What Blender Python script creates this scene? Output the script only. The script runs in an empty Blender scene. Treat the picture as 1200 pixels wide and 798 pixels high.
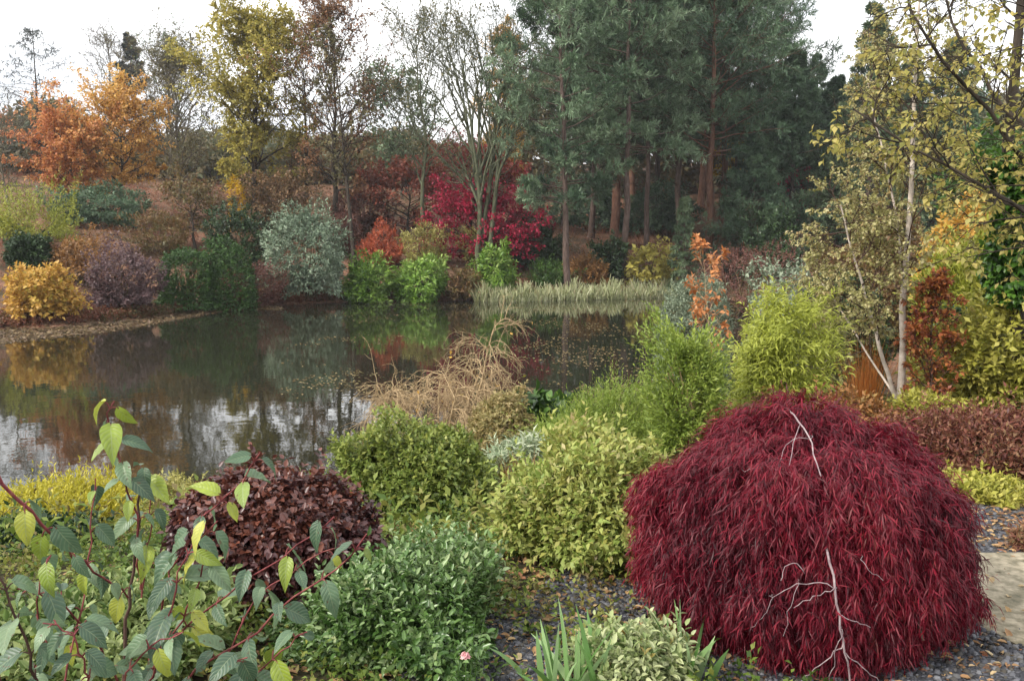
import bpy, math, random
import numpy as np

# ------------------------------------------------------------------ camera, sky, sun, exposure
scene = bpy.context.scene
COL = scene.collection
R_ = math.radians
EYE = 3.6                      # camera height above the water
PITCH = R_(6.53)
FPX = 1039.0                   # focal length in pixels of the 1200 px wide photograph
cam_d = bpy.data.cameras.new("camera")
cam_d.sensor_width = 36.0
cam_d.lens = 36.0 * FPX / 1200.0
cam_d.clip_start, cam_d.clip_end = 0.05, 3000.0
cam = bpy.data.objects.new("camera", cam_d)
COL.objects.link(cam)
cam.location = (0, 0, EYE)
cam.rotation_euler = (math.pi / 2 - PITCH, 0, 0)
scene.camera = cam

SUN_EL, SUN_AZ = R_(40), R_(-120)      # azimuth clockwise from +Y: behind the camera, to the left
world = bpy.data.worlds.new("World")
scene.world = world
world.use_nodes = True
wn, wl = world.node_tree.nodes, world.node_tree.links
wn.clear()
w_out = wn.new("ShaderNodeOutputWorld")
w_bg = wn.new("ShaderNodeBackground")
w_sky = wn.new("ShaderNodeTexSky")
w_sky.sky_type = 'NISHITA'
w_sky.sun_disc = False
w_sky.sun_elevation = SUN_EL
w_sky.sun_rotation = SUN_AZ
w_sky.dust_density = 4.0
w_hs = wn.new("ShaderNodeHueSaturation")
w_hs.inputs["Saturation"].default_value = 0.30
w_tc = wn.new("ShaderNodeTexCoord")
w_map = wn.new("ShaderNodeMapping")
w_map.inputs["Scale"].default_value = (1.5, 1.5, 5.0)
w_no = wn.new("ShaderNodeTexNoise")
w_no.inputs["Scale"].default_value = 2.2
w_no.inputs["Detail"].default_value = 5
w_cr = wn.new("ShaderNodeValToRGB")
w_cr.color_ramp.elements[0].position = 0.3
w_cr.color_ramp.elements[0].color = (5.6, 5.9, 6.4, 1)
w_cr.color_ramp.elements[1].position = 0.62
w_cr.color_ramp.elements[1].color = (10.0, 10.0, 10.0, 1)
w_mx = wn.new("ShaderNodeMixRGB")
w_mx.inputs[0].default_value = 0.8
wl.new(w_sky.outputs[0], w_hs.inputs["Color"])
wl.new(w_tc.outputs["Generated"], w_map.inputs["Vector"])
wl.new(w_map.outputs[0], w_no.inputs["Vector"])
wl.new(w_no.outputs["Fac"], w_cr.inputs[0])
wl.new(w_hs.outputs[0], w_mx.inputs[1])
wl.new(w_cr.outputs[0], w_mx.inputs[2])
wl.new(w_mx.outputs[0], w_bg.inputs["Color"])
w_bg.inputs["Strength"].default_value = 0.135
wl.new(w_bg.outputs[0], w_out.inputs[0])

sun_d = bpy.data.lights.new("sun", 'SUN')
sun_d.energy = 2.3
sun_d.angle = R_(10)
sun_d.color = (1.0, 0.94, 0.85)
sun = bpy.data.objects.new("sun", sun_d)
COL.objects.link(sun)
sun.location = (-20, -20, 40)
sun.rotation_euler = (math.pi / 2 - SUN_EL, 0, math.pi - SUN_AZ)

scene.view_settings.view_transform = 'Standard'
scene.view_settings.look = 'None'
scene.view_settings.gamma = 1.0
scene.view_settings.use_curve_mapping = False
scene.view_settings.exposure = 0.93
scene.cycles.max_bounces = 5
scene.cycles.diffuse_bounces = 3
scene.cycles.glossy_bounces = 2
scene.cycles.transmission_bounces = 3
scene.cycles.caustics_reflective = False
scene.cycles.caustics_refractive = False

# ------------------------------------------------------------------ numeric helpers
UP = np.array([0., 0., 1.])
CP, SP = math.cos(PITCH), math.sin(PITCH)


def ray(u, v):
    a, b = (u - 600) / FPX, -(v - 399) / FPX
    return np.array([a, CP + b * SP, b * CP - SP])     # per unit of camera depth


def unit(a):
    return a / (np.linalg.norm(a, axis=-1, keepdims=True) + 1e-9)


def sstep(a, b, x):
    t = np.clip((x - a) / (b - a), 0, 1)
    return t * t * (3 - 2 * t)


def wpt(u, v, d):
    """world point seen at pixel (u, v) at distance d along Y"""
    r = ray(u, v)
    return np.array([0, 0, EYE]) + r * (d / r[1])


def wpx(u, v):
    r = ray(u, v)
    return (np.array([0, 0, EYE]) + r * (-EYE / r[2]))[:2]


# ------------------------------------------------------------------ terrain
POND = [tuple(wpx(u, v)) for u, v in
        [(-60, 392), (0, 386), (60, 384), (120, 379), (190, 371), (250, 362), (330, 357), (400, 354), (480, 353), (560, 352),
         (640, 350), (720, 349), (790, 347), (835, 345)]]
POND += [(13.0, 50), (11.8, 42), (10.5, 33), (8.2, 25), (4.6, 18.4), (1, 14.8), (-3, 12.8), (-8, 11.6), (-18, 11), (-36, 12),
         (-60, 18), (-64, 28), (-48, 36)]
_PA = np.array(POND)
_PB = np.roll(_PA, -1, axis=0)


def pond_dist(x, y):
    """signed distance to the pond outline, positive on land"""
    x = np.atleast_1d(np.asarray(x, float)); y = np.atleast_1d(np.asarray(y, float))
    best = np.full(x.shape, 1e9)
    ins = np.zeros(x.shape, bool)
    for (ax, ay), (bx, by) in zip(_PA, _PB):
        ex, ey = bx - ax, by - ay
        t = np.clip(((x - ax) * ex + (y - ay) * ey) / (ex * ex + ey * ey), 0, 1)
        best = np.minimum(best, np.hypot(x - ax - t * ex, y - ay - t * ey))
        c = (ay > y) != (by > y)
        with np.errstate(divide='ignore', invalid='ignore'):
            ins ^= c & (x < (bx - ax) * (y - ay) / (by - ay + 1e-12) + ax)
    return np.where(ins, -best, best)


def terrain(x, y):
    sh = np.shape(x)
    x = np.atleast_1d(np.asarray(x, float)); y = np.atleast_1d(np.asarray(y, float))
    s = pond_dist(x, y)
    sp = np.maximum(s, 0)
    near = 2.0 * sstep(0, 10.0, sp)
    far = 0.10 * np.minimum(sp, 1.2) + 0.27 * np.clip(sp - 0.8, 0, 12) + 0.17 * np.clip(sp - 12.8, 0, 70) + 0.03 * np.clip(sp - 82, 0, 200)
    right = 1.75 * sstep(0, 9, sp) + 0.05 * np.clip(sp - 9, 0, 60)
    wf = sstep(27, 44, y)
    wr = sstep(4, 9, x) * (1 - sstep(48, 62, y)) * sstep(8, 14, y)
    z = near * (1 - wf) + far * wf
    z = z * (1 - wr) + right * wr
    rough = sstep(0.5, 4, sp) * sstep(7, 16, y)
    z = z + rough * (0.16 * np.sin(x * 0.61 + 1.3) * np.sin(y * 0.53) + 0.08 * np.sin(x * 1.7 + y * 0.9))
    z = np.where(s < 0, np.maximum(s * 0.4, -0.7), z + 0.10 * sstep(0, 0.35, sp))
    return z if sh else float(z[0])


def ground_at(u, v):
    r = ray(u, v)
    ys = np.concatenate([np.arange(1.5, 20, 0.03), np.arange(20, 220, 0.15)])
    pts = np.array([0, 0, EYE]) + r[None] * (ys / r[1])[:, None]
    below = pts[:, 2] < terrain(pts[:, 0], pts[:, 1])
    i = int(np.argmax(below)) if below.any() else len(ys) - 1
    return pts[i]


def at_depth(u, d):
    x = (u - 600) / FPX * d / CP
    for _ in range(4):
        z = terrain(x, d)
        depth = d * CP - (z - EYE) * SP
        x = (u - 600) / FPX * depth
    return np.array([x, d, terrain(x, d)])


def top_z(v, d):
    return float(wpt(600, v, d)[2])


# ------------------------------------------------------------------ mesh builder
class MB:
    def __init__(self):
        self.v, self.f, self.a, self.n = [], [], [], 0
        self.uv = []

    def add(self, verts, quads, vals, uv=None):
        verts = np.asarray(verts, float).reshape(-1, 3)
        quads = np.asarray(quads, np.int64).reshape(-1, 4)
        self.v.append(verts); self.f.append(quads + self.n)
        self.a.append(np.broadcast_to(np.asarray(vals, float), (len(quads),)))
        if uv is not None:
            self.uv.append(np.asarray(uv, float).reshape(-1, 2))
        self.n += len(verts)

    def build(self, name, mat, parent=None, smooth=False):
        v = np.concatenate(self.v); f = np.concatenate(self.f); a = np.concatenate(self.a)
        me = bpy.data.meshes.new(name)
        me.vertices.add(len(v)); me.vertices.foreach_set("co", v.astype(np.float32).ravel())
        me.loops.add(len(f) * 4); me.loops.foreach_set("vertex_index", f.astype(np.int32).ravel())
        me.polygons.add(len(f))
        me.polygons.foreach_set("loop_start", np.arange(0, len(f) * 4, 4, dtype=np.int32))
        at = me.attributes.new("v", 'FLOAT', 'FACE')
        at.data.foreach_set("value", np.clip(a, 0, 1).astype(np.float32))
        if self.uv:
            uv = np.concatenate(self.uv)[f.ravel()]
            ul = me.uv_layers.new(name="uv")
            ul.data.foreach_set("uv", uv.astype(np.float32).ravel())
        if smooth:
            me.polygons.foreach_set("use_smooth", np.ones(len(f), bool))
        me.update(calc_edges=True)
        me.validate()
        me.materials.append(mat)
        o = bpy.data.objects.new(name, me)
        COL.objects.link(o)
        if parent is not None:
            o.parent = parent
        return o


def frames(D):
    ref = np.where(np.abs(D[:, 2:3]) > 0.9, np.array([[1., 0, 0]]), np.array([[0, 0, 1.]]))
    A = unit(np.cross(D, ref)); B = np.cross(D, A)
    return A, B


# leaf templates: (verts x=width, y=length, z=lift), quads
RHOMB = (np.array([[0, 0, 0], [.5, .45, .10], [0, 1, -.12], [-.5, .45, .10]]), np.array([[0, 1, 2, 3]]))
HEXA = (np.array([[0, 0, 0], [.42, .28, .08], [.36, .66, .05], [0, 1, -.16], [-.36, .66, .05], [-.42, .28, .08]]),
        np.array([[0, 1, 2, 3], [0, 3, 4, 5]]))
THREAD = (np.array([[0, 0, 0], [.5, .4, .04], [0, 1, -.22], [-.5, .4, .04]]), np.array([[0, 1, 2, 3]]))
NARROW = (np.array([[-.5, 0, 0], [.5, 0, 0], [.3, 1, -.10], [-.3, 1, -.10]]), np.array([[0, 1, 2, 3]]))


def _lace():
    V, F = [], []
    for i, (ang, ln) in enumerate([(0, 1.0), (.13, .94), (-.16, .97), (.32, .84), (-.30, .9), (.58, .66), (-.5, .6)]):
        c, s = math.cos(ang), math.sin(ang)
        for x, y, z in [(0, 0.04, 0), (.024, .45, .05 + .05 * (i % 2)), (0, 1, -.24 + .16 * (i % 3)), (-.024, .45, .05 + .05 * (i % 2))]:
            y *= ln
            V.append([(x * c + y * s), (y * c - x * s), z + (-0.12 * abs(ang) * y)])
        F.append([4 * i, 4 * i + 1, 4 * i + 2, 4 * i + 3])
    return np.array(V), np.array(F)


LACE = _lace()


def leaves(mb, P, D, N, L, W, tmpl, val):
    """one leaf per row of P, pointing along D with face normal near N"""
    TV, TQ = tmpl
    n, k = len(P), len(TV)
    D = unit(D); X = unit(np.cross(D, N)); Z = np.cross(X, D)
    L = np.broadcast_to(np.asarray(L, float), (n,))[:, None, None]
    W = np.broadcast_to(np.asarray(W, float), (n,))[:, None, None]
    V = (P[:, None] + X[:, None] * (TV[None, :, 0:1] * W) + D[:, None] * (TV[None, :, 1:2] * L) + Z[:, None] * (TV[None, :, 2:3] * L))
    Q = TQ[None] + (np.arange(n) * k)[:, None, None]
    mb.add(V.reshape(-1, 3), Q.reshape(-1, 4), np.repeat(np.broadcast_to(val, (n,)), len(TQ)))


def shoots(mb, rg, P, D, s, k, L, W, alpha=0.9, droop=0.1, tmpl=RHOMB, vb=None, vj=0.25, jit=0.35, facing=0.6):
    n = len(P)
    if n == 0:
        return
    D = unit(D); A, B = frames(D)
    if vb is None:
        vb = rg.random(n)
    s = np.broadcast_to(np.asarray(s, float), (n,))
    j = np.tile(np.arange(k), n); i = np.repeat(np.arange(n), k)
    t = (j + rg.random(n * k)) / k
    az = j * 2.4 + np.repeat(rg.random(n) * 6.28, k) + rg.normal(0, .3, n * k)
    al = alpha * (1.15 - 0.5 * t) + rg.normal(0, .15, n * k)
    d = D[i] * np.cos(al)[:, None] + (A[i] * np.cos(az)[:, None] + B[i] * np.sin(az)[:, None]) * np.sin(al)[:, None]
    d = unit(d + rg.normal(0, jit, (n * k, 3)) * 0.5); d[:, 2] -= droop
    d = unit(d)
    pos = P[i] + D[i] * (s[i] * t)[:, None]
    nrm = unit(D[i] * facing + UP * (1 - facing) * 1.2 + rg.normal(0, .35, (n * k, 3)))
    sz = rg.uniform(.7, 1.2, n * k)
    leaves(mb, pos, d, nrm, L * sz, W * sz, tmpl, vb[i] * (1 - vj) + rg.random(n * k) * vj)


def tubes(mb, pts, r0, r1, sides=4, val=None, power=1.0):
    pts = np.asarray(pts, float)
    n, k, _ = pts.shape
    r0 = np.broadcast_to(np.asarray(r0, float), (n,)); r1 = np.broadcast_to(np.asarray(r1, float), (n,))
    T = np.empty_like(pts)
    T[:, 1:-1] = pts[:, 2:] - pts[:, :-2]; T[:, 0] = pts[:, 1] - pts[:, 0]; T[:, -1] = pts[:, -1] - pts[:, -2]
    T = unit(T)
    avg = unit(pts[:, -1] - pts[:, 0])
    A, _b = frames(avg)
    A = A[:, None] - T * np.sum(A[:, None] * T, -1, keepdims=True); A = unit(A)
    B = np.cross(T, A)
    t = np.linspace(0, 1, k)[None] ** power
    r = r0[:, None] * (1 - t) + r1[:, None] * t
    an = np.arange(sides) / sides * 2 * math.pi
    V = pts[:, :, None] + (A[:, :, None] * np.cos(an)[None, None, :, None] + B[:, :, None] * np.sin(an)[None, None, :, None]) * r[:, :, None, None]
    idx = np.arange(n * k * sides).reshape(n, k, sides)
    a0 = idx[:, :-1]; a1 = idx[:, 1:]
    Q = np.stack([a0, np.roll(a0, -1, 2), np.roll(a1, -1, 2), a1], -1)
    if val is None:
        val = 0.5
    vals = np.repeat(np.broadcast_to(val, (n,)), (k - 1) * sides)
    mb.add(V.reshape(-1, 3), Q.reshape(-1, 4), vals)


def polyline(rg, P, D, L, k, wob, trop=np.zeros(3)):
    """grow polylines from P along D"""
    n = len(P)
    pts = np.empty((n, k, 3)); pts[:, 0] = P
    d = unit(D)
    L = np.broadcast_to(np.asarray(L, float), (n,))
    trop = np.asarray(trop, float)
    for q in range(1, k):
        d = unit(d + rg.normal(0, wob, (n, 3)) + trop)
        pts[:, q] = pts[:, q - 1] + d * (L / (k - 1))[:, None]
    return pts


def sample(pts, t):
    """position and tangent at t (n,m) along polylines"""
    n, k, _ = pts.shape
    x = np.clip(t, 0, .9999) * (k - 1)
    i = x.astype(int); f = (x - i)[..., None]
    r = np.arange(n)[:, None]
    a, b = pts[r, i], pts[r, i + 1]
    return a * (1 - f) + b * f, unit(b - a)


def kids(rg, pts, m, t0, t1, ang, L, k, wob, trop, angj=.2):
    n = len(pts)
    t = t0 + (t1 - t0) * (np.arange(m)[None] + rg.random((n, m))) / m
    p, d = sample(pts, t)
    p = p.reshape(-1, 3); d = d.reshape(-1, 3); t = t.reshape(-1)
    A, B = frames(d)
    az = np.tile(np.arange(m) * 2.4, n) + np.repeat(rg.random(n) * 6.28, m) + rg.normal(0, .4, n * m)
    al = ang + rg.normal(0, angj, n * m)
    dd = d * np.cos(al)[:, None] + (A * np.cos(az)[:, None] + B * np.sin(az)[:, None]) * np.sin(al)[:, None]
    Ls = np.repeat(np.broadcast_to(L, (n,)), m) * rg.uniform(.65, 1.15, n * m) * (1.1 - .55 * (t - t0) / max(t1 - t0, 1e-6))
    return polyline(rg, p, dd, Ls, k, wob, trop), Ls, t


# ------------------------------------------------------------------ materials
def srgb(h):
    h = h.lstrip('#')
    c = [int(h[i:i + 2], 16) / 255 for i in (0, 2, 4)]
    return [(x / 12.92 if x <= .04045 else ((x + .055) / 1.055) ** 2.4) for x in c] + [1.0]


_mats = {}


def ramp_node(nt, cols):
    cr = nt.nodes.new("ShaderNodeValToRGB")
    e = cr.color_ramp.elements
    while len(e) < len(cols):
        e.new(.5)
    for i, c in enumerate(cols):
        e[i].position = i / max(len(cols) - 1, 1)
        e[i].color = srgb(c)
    return cr


def leaf_mat(name, cols, trans=.32, rough=.5, spec=.35):
    if name in _mats:
        return _mats[name]
    m = bpy.data.materials.new(name); m.use_nodes = True
    nt = m.node_tree; nt.nodes.clear()
    out = nt.nodes.new("ShaderNodeOutputMaterial")
    at = nt.nodes.new("ShaderNodeAttribute"); at.attribute_name = "v"
    cr = ramp_node(nt, cols)
    pb = nt.nodes.new("ShaderNodeBsdfPrincipled")
    pb.inputs["Roughness"].default_value = rough
    pb.inputs["Specular IOR Level"].default_value = spec
    tr = nt.nodes.new("ShaderNodeBsdfTranslucent")
    mx = nt.nodes.new("ShaderNodeMixShader"); mx.inputs[0].default_value = trans
    L = nt.links
    L.new(at.outputs["Fac"], cr.inputs[0])
    L.new(cr.outputs[0], pb.inputs["Base Color"]); L.new(cr.outputs[0], tr.inputs["Color"])
    L.new(pb.outputs[0], mx.inputs[1]); L.new(tr.outputs[0], mx.inputs[2]); L.new(mx.outputs[0], out.inputs[0])
    _mats[name] = m
    return m


def bark_mat(name, cols, scale=(6, 6, 1.5), rough=.9, bump=.4):
    if name in _mats:
        return _mats[name]
    m = bpy.data.materials.new(name); m.use_nodes = True
    nt = m.node_tree
    pb = nt.nodes["Principled BSDF"]
    pb.inputs["Roughness"].default_value = rough
    pb.inputs["Specular IOR Level"].default_value = .2
    tc = nt.nodes.new("ShaderNodeTexCoord")
    mp = nt.nodes.new("ShaderNodeMapping"); mp.inputs["Scale"].default_value = scale
    no = nt.nodes.new("ShaderNodeTexNoise"); no.inputs["Scale"].default_value = 2.0; no.inputs["Detail"].default_value = 6
    cr = ramp_node(nt, cols)
    cr.color_ramp.elements[0].position = .25; cr.color_ramp.elements[-1].position = .75
    bp = nt.nodes.new("ShaderNodeBump"); bp.inputs["Strength"].default_value = bump; bp.inputs["Distance"].default_value = .02
    L = nt.links
    L.new(tc.outputs["Object"], mp.inputs[0]); L.new(mp.outputs[0], no.inputs["Vector"])
    L.new(no.outputs["Fac"], cr.inputs[0]); L.new(cr.outputs[0], pb.inputs["Base Color"])
    L.new(no.outputs["Fac"], bp.inputs["Height"]); L.new(bp.outputs[0], pb.inputs["Normal"])
    _mats[name] = m
    return m


BARK = bark_mat("bark_grey_brown", ['#3a342c', '#5d5548', '#77705f'])
MOSSY = bark_mat("bark_mossy", ['#37382a', '#555843', '#6f725c'])
DARKBARK = bark_mat("bark_dark", ['#221e1a', '#3a332c', '#4a4239'])
PINEBARK = bark_mat("bark_pine", ['#3a2f29', '#574840', '#70605a'])
REDBARK = bark_mat("bark_red_pine", ['#46332b', '#684a3c', '#80624f'])
BIRCH = bark_mat("bark_birch", ['#5b4f45', '#b9aa9c', '#cfc3b8', '#d8cec4'], scale=(5, 5, 9))
STEM = bark_mat("shrub_stems", ['#3b3226', '#57492f', '#6f6046'], scale=(20, 20, 6))
REDSTEM = bark_mat("stems_red", ['#4a2426', '#74383a', '#8f5c50'], scale=(30, 30, 8), rough=.6)
DARKSTEM = bark_mat("stems_dark", ['#2a1f1a', '#4a372f', '#5d4a40'], scale=(30, 30, 8), rough=.7)
PALETWIG = bark_mat("twigs_pale", ['#7a6550', '#a58e6c', '#bfa984'], scale=(20, 20, 8))
GREYTWIG = bark_mat("twigs_grey_rose", ['#66565a', '#8c7a7c', '#a89a98'], scale=(30, 30, 10))


# ------------------------------------------------------------------ scene bookkeeping
def thing(name, label, cat, loc, rz=0.0, group=None, scale=1.0):
    o = bpy.data.objects.new(name, None)
    COL.objects.link(o)
    o.empty_display_size = .2
    o.location = [float(c) for c in loc]; o.rotation_euler = (0, 0, rz)
    o.scale = (scale,) * 3
    o['label'] = label; o['category'] = cat
    if group:
        o['group'] = group
    return o


def dup(src, loc, rz, scale, label):
    c = src.copy(); COL.objects.link(c)
    c.location = [float(q) for q in loc]; c.rotation_euler = (0, 0, rz); c.scale = (scale,) * 3
    c['label'] = label
    for ch in list(src.children):
        d = ch.copy(); COL.objects.link(d); d.parent = c
    return c


def tag(o, label=None, cat=None, group=None, kind=None):
    for k_, v_ in (('label', label), ('category', cat), ('group', group), ('kind', kind)):
        if v_:
            o[k_] = v_
    return o


SEED = [100]


def rng():
    SEED[0] += 1
    return np.random.default_rng(SEED[0])

# ------------------------------------------------------------------ the setting: ground, water, gravel
def grid_axis(stops):
    a = []
    for (x0, x1, st) in stops:
        a.append(np.arange(x0, x1, st))
    a.append(np.array([stops[-1][1]]))
    return np.concatenate(a)


def sheet(name, xs, ys, zf, mat, kind='structure'):
    X, Y = np.meshgrid(xs, ys)
    Z = zf(X.ravel(), Y.ravel())
    V = np.stack([X.ravel(), Y.ravel(), Z], -1)
    nx, ny = len(xs), len(ys)
    i = np.arange(nx * ny).reshape(ny, nx)
    Q = np.stack([i[:-1, :-1], i[:-1, 1:], i[1:, 1:], i[1:, :-1]], -1).reshape(-1, 4)
    mb = MB(); mb.add(V, Q, .5)
    o = mb.build(name, mat, smooth=True)
    return tag(o, kind=kind)


def ground_mat():
    m = bpy.data.materials.new("leaf_littered_soil"); m.use_nodes = True
    nt = m.node_tree; L = nt.links
    pb = nt.nodes["Principled BSDF"]; pb.inputs["Roughness"].default_value = .95; pb.inputs["Specular IOR Level"].default_value = .15
    tc = nt.nodes.new("ShaderNodeTexCoord")
    vo = nt.nodes.new("ShaderNodeTexVoronoi"); vo.inputs["Scale"].default_value = 24
    L.new(tc.outputs["Object"], vo.inputs["Vector"])
    se = nt.nodes.new("ShaderNodeSeparateColor"); L.new(vo.outputs["Color"], se.inputs[0])
    litter = ramp_node(nt, ['#3a2c24', '#5b4034', '#7a5444', '#8c6450', '#6a4c3c', '#96785e', '#4d3a30'])
    L.new(se.outputs[0], litter.inputs[0])
    no = nt.nodes.new("ShaderNodeTexNoise"); no.inputs["Scale"].default_value = .35; no.inputs["Detail"].default_value = 8; no.inputs["Roughness"].default_value = .7
    L.new(tc.outputs["Object"], no.inputs["Vector"])
    soil = ramp_node(nt, ['#241e18', '#332b21', '#3d3c28', '#44352a'])
    n2 = nt.nodes.new("ShaderNodeTexNoise"); n2.inputs["Scale"].default_value = 9; n2.inputs["Detail"].default_value = 9
    L.new(tc.outputs["Object"], n2.inputs["Vector"]); L.new(n2.outputs["Fac"], soil.inputs[0])
    mk = nt.nodes.new("ShaderNodeMapRange"); mk.inputs[1].default_value = .36; mk.inputs[2].default_value = .58
    L.new(no.outputs["Fac"], mk.inputs[0])
    mx = nt.nodes.new("ShaderNodeMixRGB"); L.new(mk.outputs[0], mx.inputs[0]); L.new(soil.outputs[0], mx.inputs[1]); L.new(litter.outputs[0], mx.inputs[2])
    sy = nt.nodes.new("ShaderNodeSeparateXYZ"); L.new(tc.outputs["Object"], sy.inputs[0])
    fm = nt.nodes.new("ShaderNodeMapRange"); fm.inputs[1].default_value = 13; fm.inputs[2].default_value = 24
    L.new(sy.outputs[1], fm.inputs[0])
    mx2 = nt.nodes.new("ShaderNodeMixRGB"); L.new(fm.outputs[0], mx2.inputs[0]); L.new(soil.outputs[0], mx2.inputs[1]); L.new(mx.outputs[0], mx2.inputs[2])
    L.new(mx2.outputs[0], pb.inputs["Base Color"])
    bp = nt.nodes.new("ShaderNodeBump"); bp.inputs["Strength"].default_value = .7; bp.inputs["Distance"].default_value = .04
    L.new(n2.outputs["Fac"], bp.inputs["Height"]); L.new(bp.outputs[0], pb.inputs["Normal"])
    return m


GX = grid_axis([(-420, -120, 12), (-120, -50, 2.5), (-50, -14, .8), (-14, 15, .3), (15, 45, .8), (45, 120, 2.5), (120, 421, 12)])
GY = grid_axis([(-30, -2, 2), (-2, 22, .25), (22, 66, .5), (66, 130, 2), (130, 620, 14)])
sheet("ground", GX, GY, terrain, ground_mat())

m = bpy.data.materials.new("pond_water"); m.use_nodes = True
nt = m.node_tree; pb = nt.nodes["Principled BSDF"]
pb.inputs["Base Color"].default_value = (.016, .016, .010, 1)
pb.inputs["Roughness"].default_value = .02
pb.inputs["IOR"].default_value = 1.36
tc = nt.nodes.new("ShaderNodeTexCoord")
no = nt.nodes.new("ShaderNodeTexNoise"); no.inputs["Scale"].default_value = 2.6; no.inputs["Detail"].default_value = 3
n2 = nt.nodes.new("ShaderNodeTexNoise"); n2.inputs["Scale"].default_value = .35; n2.inputs["Detail"].default_value = 2
ad = nt.nodes.new("ShaderNodeMath"); ad.operation = 'ADD'
bp = nt.nodes.new("ShaderNodeBump"); bp.inputs["Strength"].default_value = .035; bp.inputs["Distance"].default_value = .05
nt.links.new(tc.outputs["Object"], no.inputs["Vector"]); nt.links.new(tc.outputs["Object"], n2.inputs["Vector"])
nt.links.new(no.outputs["Fac"], ad.inputs[0]); nt.links.new(n2.outputs["Fac"], ad.inputs[1])
nt.links.new(ad.outputs[0], bp.inputs["Height"]); nt.links.new(bp.outputs[0], pb.inputs["Normal"])
mb = MB()
mb.add([[-66, 10, 0], [14, 10, 0], [14, 62, 0], [-66, 62, 0]], [[0, 1, 2, 3]], .5)
tag(mb.build("pond_water", m), kind='structure')

# gravel path around the weeping maple
gm = bpy.data.materials.new("grey_gravel"); gm.use_nodes = True
nt = gm.node_tree; pb = nt.nodes["Principled BSDF"]; pb.inputs["Roughness"].default_value = .8
tc = nt.nodes.new("ShaderNodeTexCoord")
vo = nt.nodes.new("ShaderNodeTexVoronoi"); vo.inputs["Scale"].default_value = 75
se = nt.nodes.new("ShaderNodeSeparateColor")
cr = ramp_node(nt, ['#1f2023', '#2e2f34', '#404147', '#5a5b60', '#27282c'])
bp = nt.nodes.new("ShaderNodeBump"); bp.inputs["Strength"].default_value = 1; bp.inputs["Distance"].default_value = .012; bp.invert = True
L = nt.links
L.new(tc.outputs["Object"], vo.inputs["Vector"]); L.new(vo.outputs["Color"], se.inputs[0]); L.new(se.outputs[0], cr.inputs[0])
L.new(cr.outputs[0], pb.inputs["Base Color"]); L.new(vo.outputs["Distance"], bp.inputs["Height"]); L.new(bp.outputs[0], pb.inputs["Normal"])
PATH_PTS = np.array([(-.5, 2.1), (-.15, 2.8), (.15, 3.28), (.52, 3.8), (1.0, 4.75), (2.2, 4.9), (3.0, 4.5), (4.6, 4.6), (6.5, 5.4)])
PATH_W = np.array([.24, .26, .27, .28, .4, .6, 1.1, 1.1, 1.0])


def path_ribbon(P, W, sub, across, off):
    t = np.linspace(0, len(P) - 1, sub)
    x = np.interp(t, np.arange(len(P)), P[:, 0]); y = np.interp(t, np.arange(len(P)), P[:, 1]); w = np.interp(t, np.arange(len(P)), W)
    for _ in range(4):
        x[1:-1] = (x[:-2] + x[1:-1] * 2 + x[2:]) / 4; y[1:-1] = (y[:-2] + y[1:-1] * 2 + y[2:]) / 4
    tx, ty = np.gradient(x), np.gradient(y); l = np.hypot(tx, ty); nx, ny = -ty / l, tx / l
    s = np.linspace(-1, 1, across)
    w = w * (1 + .06 * np.sin(t * 7) + .04 * np.sin(t * 17))
    X = x[:, None] + nx[:, None] * s * w[:, None]; Y = y[:, None] + ny[:, None] * s * w[:, None]
    Z = terrain(X.ravel(), Y.ravel()) + off
    i = np.arange(sub * across).reshape(sub, across)
    Q = np.stack([i[:-1, :-1], i[:-1, 1:], i[1:, 1:], i[1:, :-1]], -1).reshape(-1, 4)
    return np.stack([X.ravel(), Y.ravel(), Z], -1), Q


V, Q = path_ribbon(PATH_PTS, PATH_W, 120, 9, .006)
mb = MB(); mb.add(V, Q, .5)
tag(mb.build("gravel_path", gm, smooth=True), kind='structure')
V2, Q2 = path_ribbon(np.array([(5.2, 8.0), (5.0, 12), (5.6, 16), (7.2, 22)]), np.array([.6, .6, .7, .7]), 60, 7, .02)
mb = MB(); mb.add(V2, Q2, .5)
tag(mb.build("pond_side_path", gm, smooth=True), kind='structure')

Vb, Qb = path_ribbon(np.array([(.25, 2.6), (1.2, 2.7), (2.2, 2.85), (3.4, 3.0), (4.4, 3.2)]), np.array([.5, .6, .62, .6, .6]), 60, 9, .011)
mb = MB(); mb.add(Vb, Qb, .5)
tag(mb.build("gravel_path", gm, smooth=True), kind='structure')
V = np.concatenate([V, Vb]); Q = np.concatenate([Q, Qb + len(V) - len(Vb)])

# loose stones lying on the gravel
rg = rng()
mb = MB()
sel = rg.integers(0, len(Q), 24000)
a, b = rg.random(len(sel)), rg.random(len(sel))
c0, c1, c2, c3 = (V[Q[sel, q]] for q in range(4))
P = c0 * ((1 - a) * (1 - b))[:, None] + c1 * (a * (1 - b))[:, None] + c2 * (a * b)[:, None] + c3 * ((1 - a) * b)[:, None]
r = rg.uniform(.004, .011, len(P))
cube = np.array([[-1, -1, -.3], [1, -1, -.3], [1, 1, -.3], [-1, 1, -.3], [-.6, -.7, .6], [.7, -.6, .6], [.6, .7, .6], [-.7, .6, .6]])
th = rg.random(len(P)) * 6.28
B_ = cube[None] * r[:, None, None] * rg.uniform(.7, 1.3, (len(P), 8, 3))
Bx = B_[..., 0] * np.cos(th)[:, None] - B_[..., 1] * np.sin(th)[:, None]
By = B_[..., 0] * np.sin(th)[:, None] + B_[..., 1] * np.cos(th)[:, None]
B_ = np.stack([Bx, By, B_[..., 2]], -1) + P[:, None] + UP * .003
q = np.array([[4, 5, 6, 7], [0, 1, 5, 4], [1, 2, 6, 5], [2, 3, 7, 6], [3, 0, 4, 7]])
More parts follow.
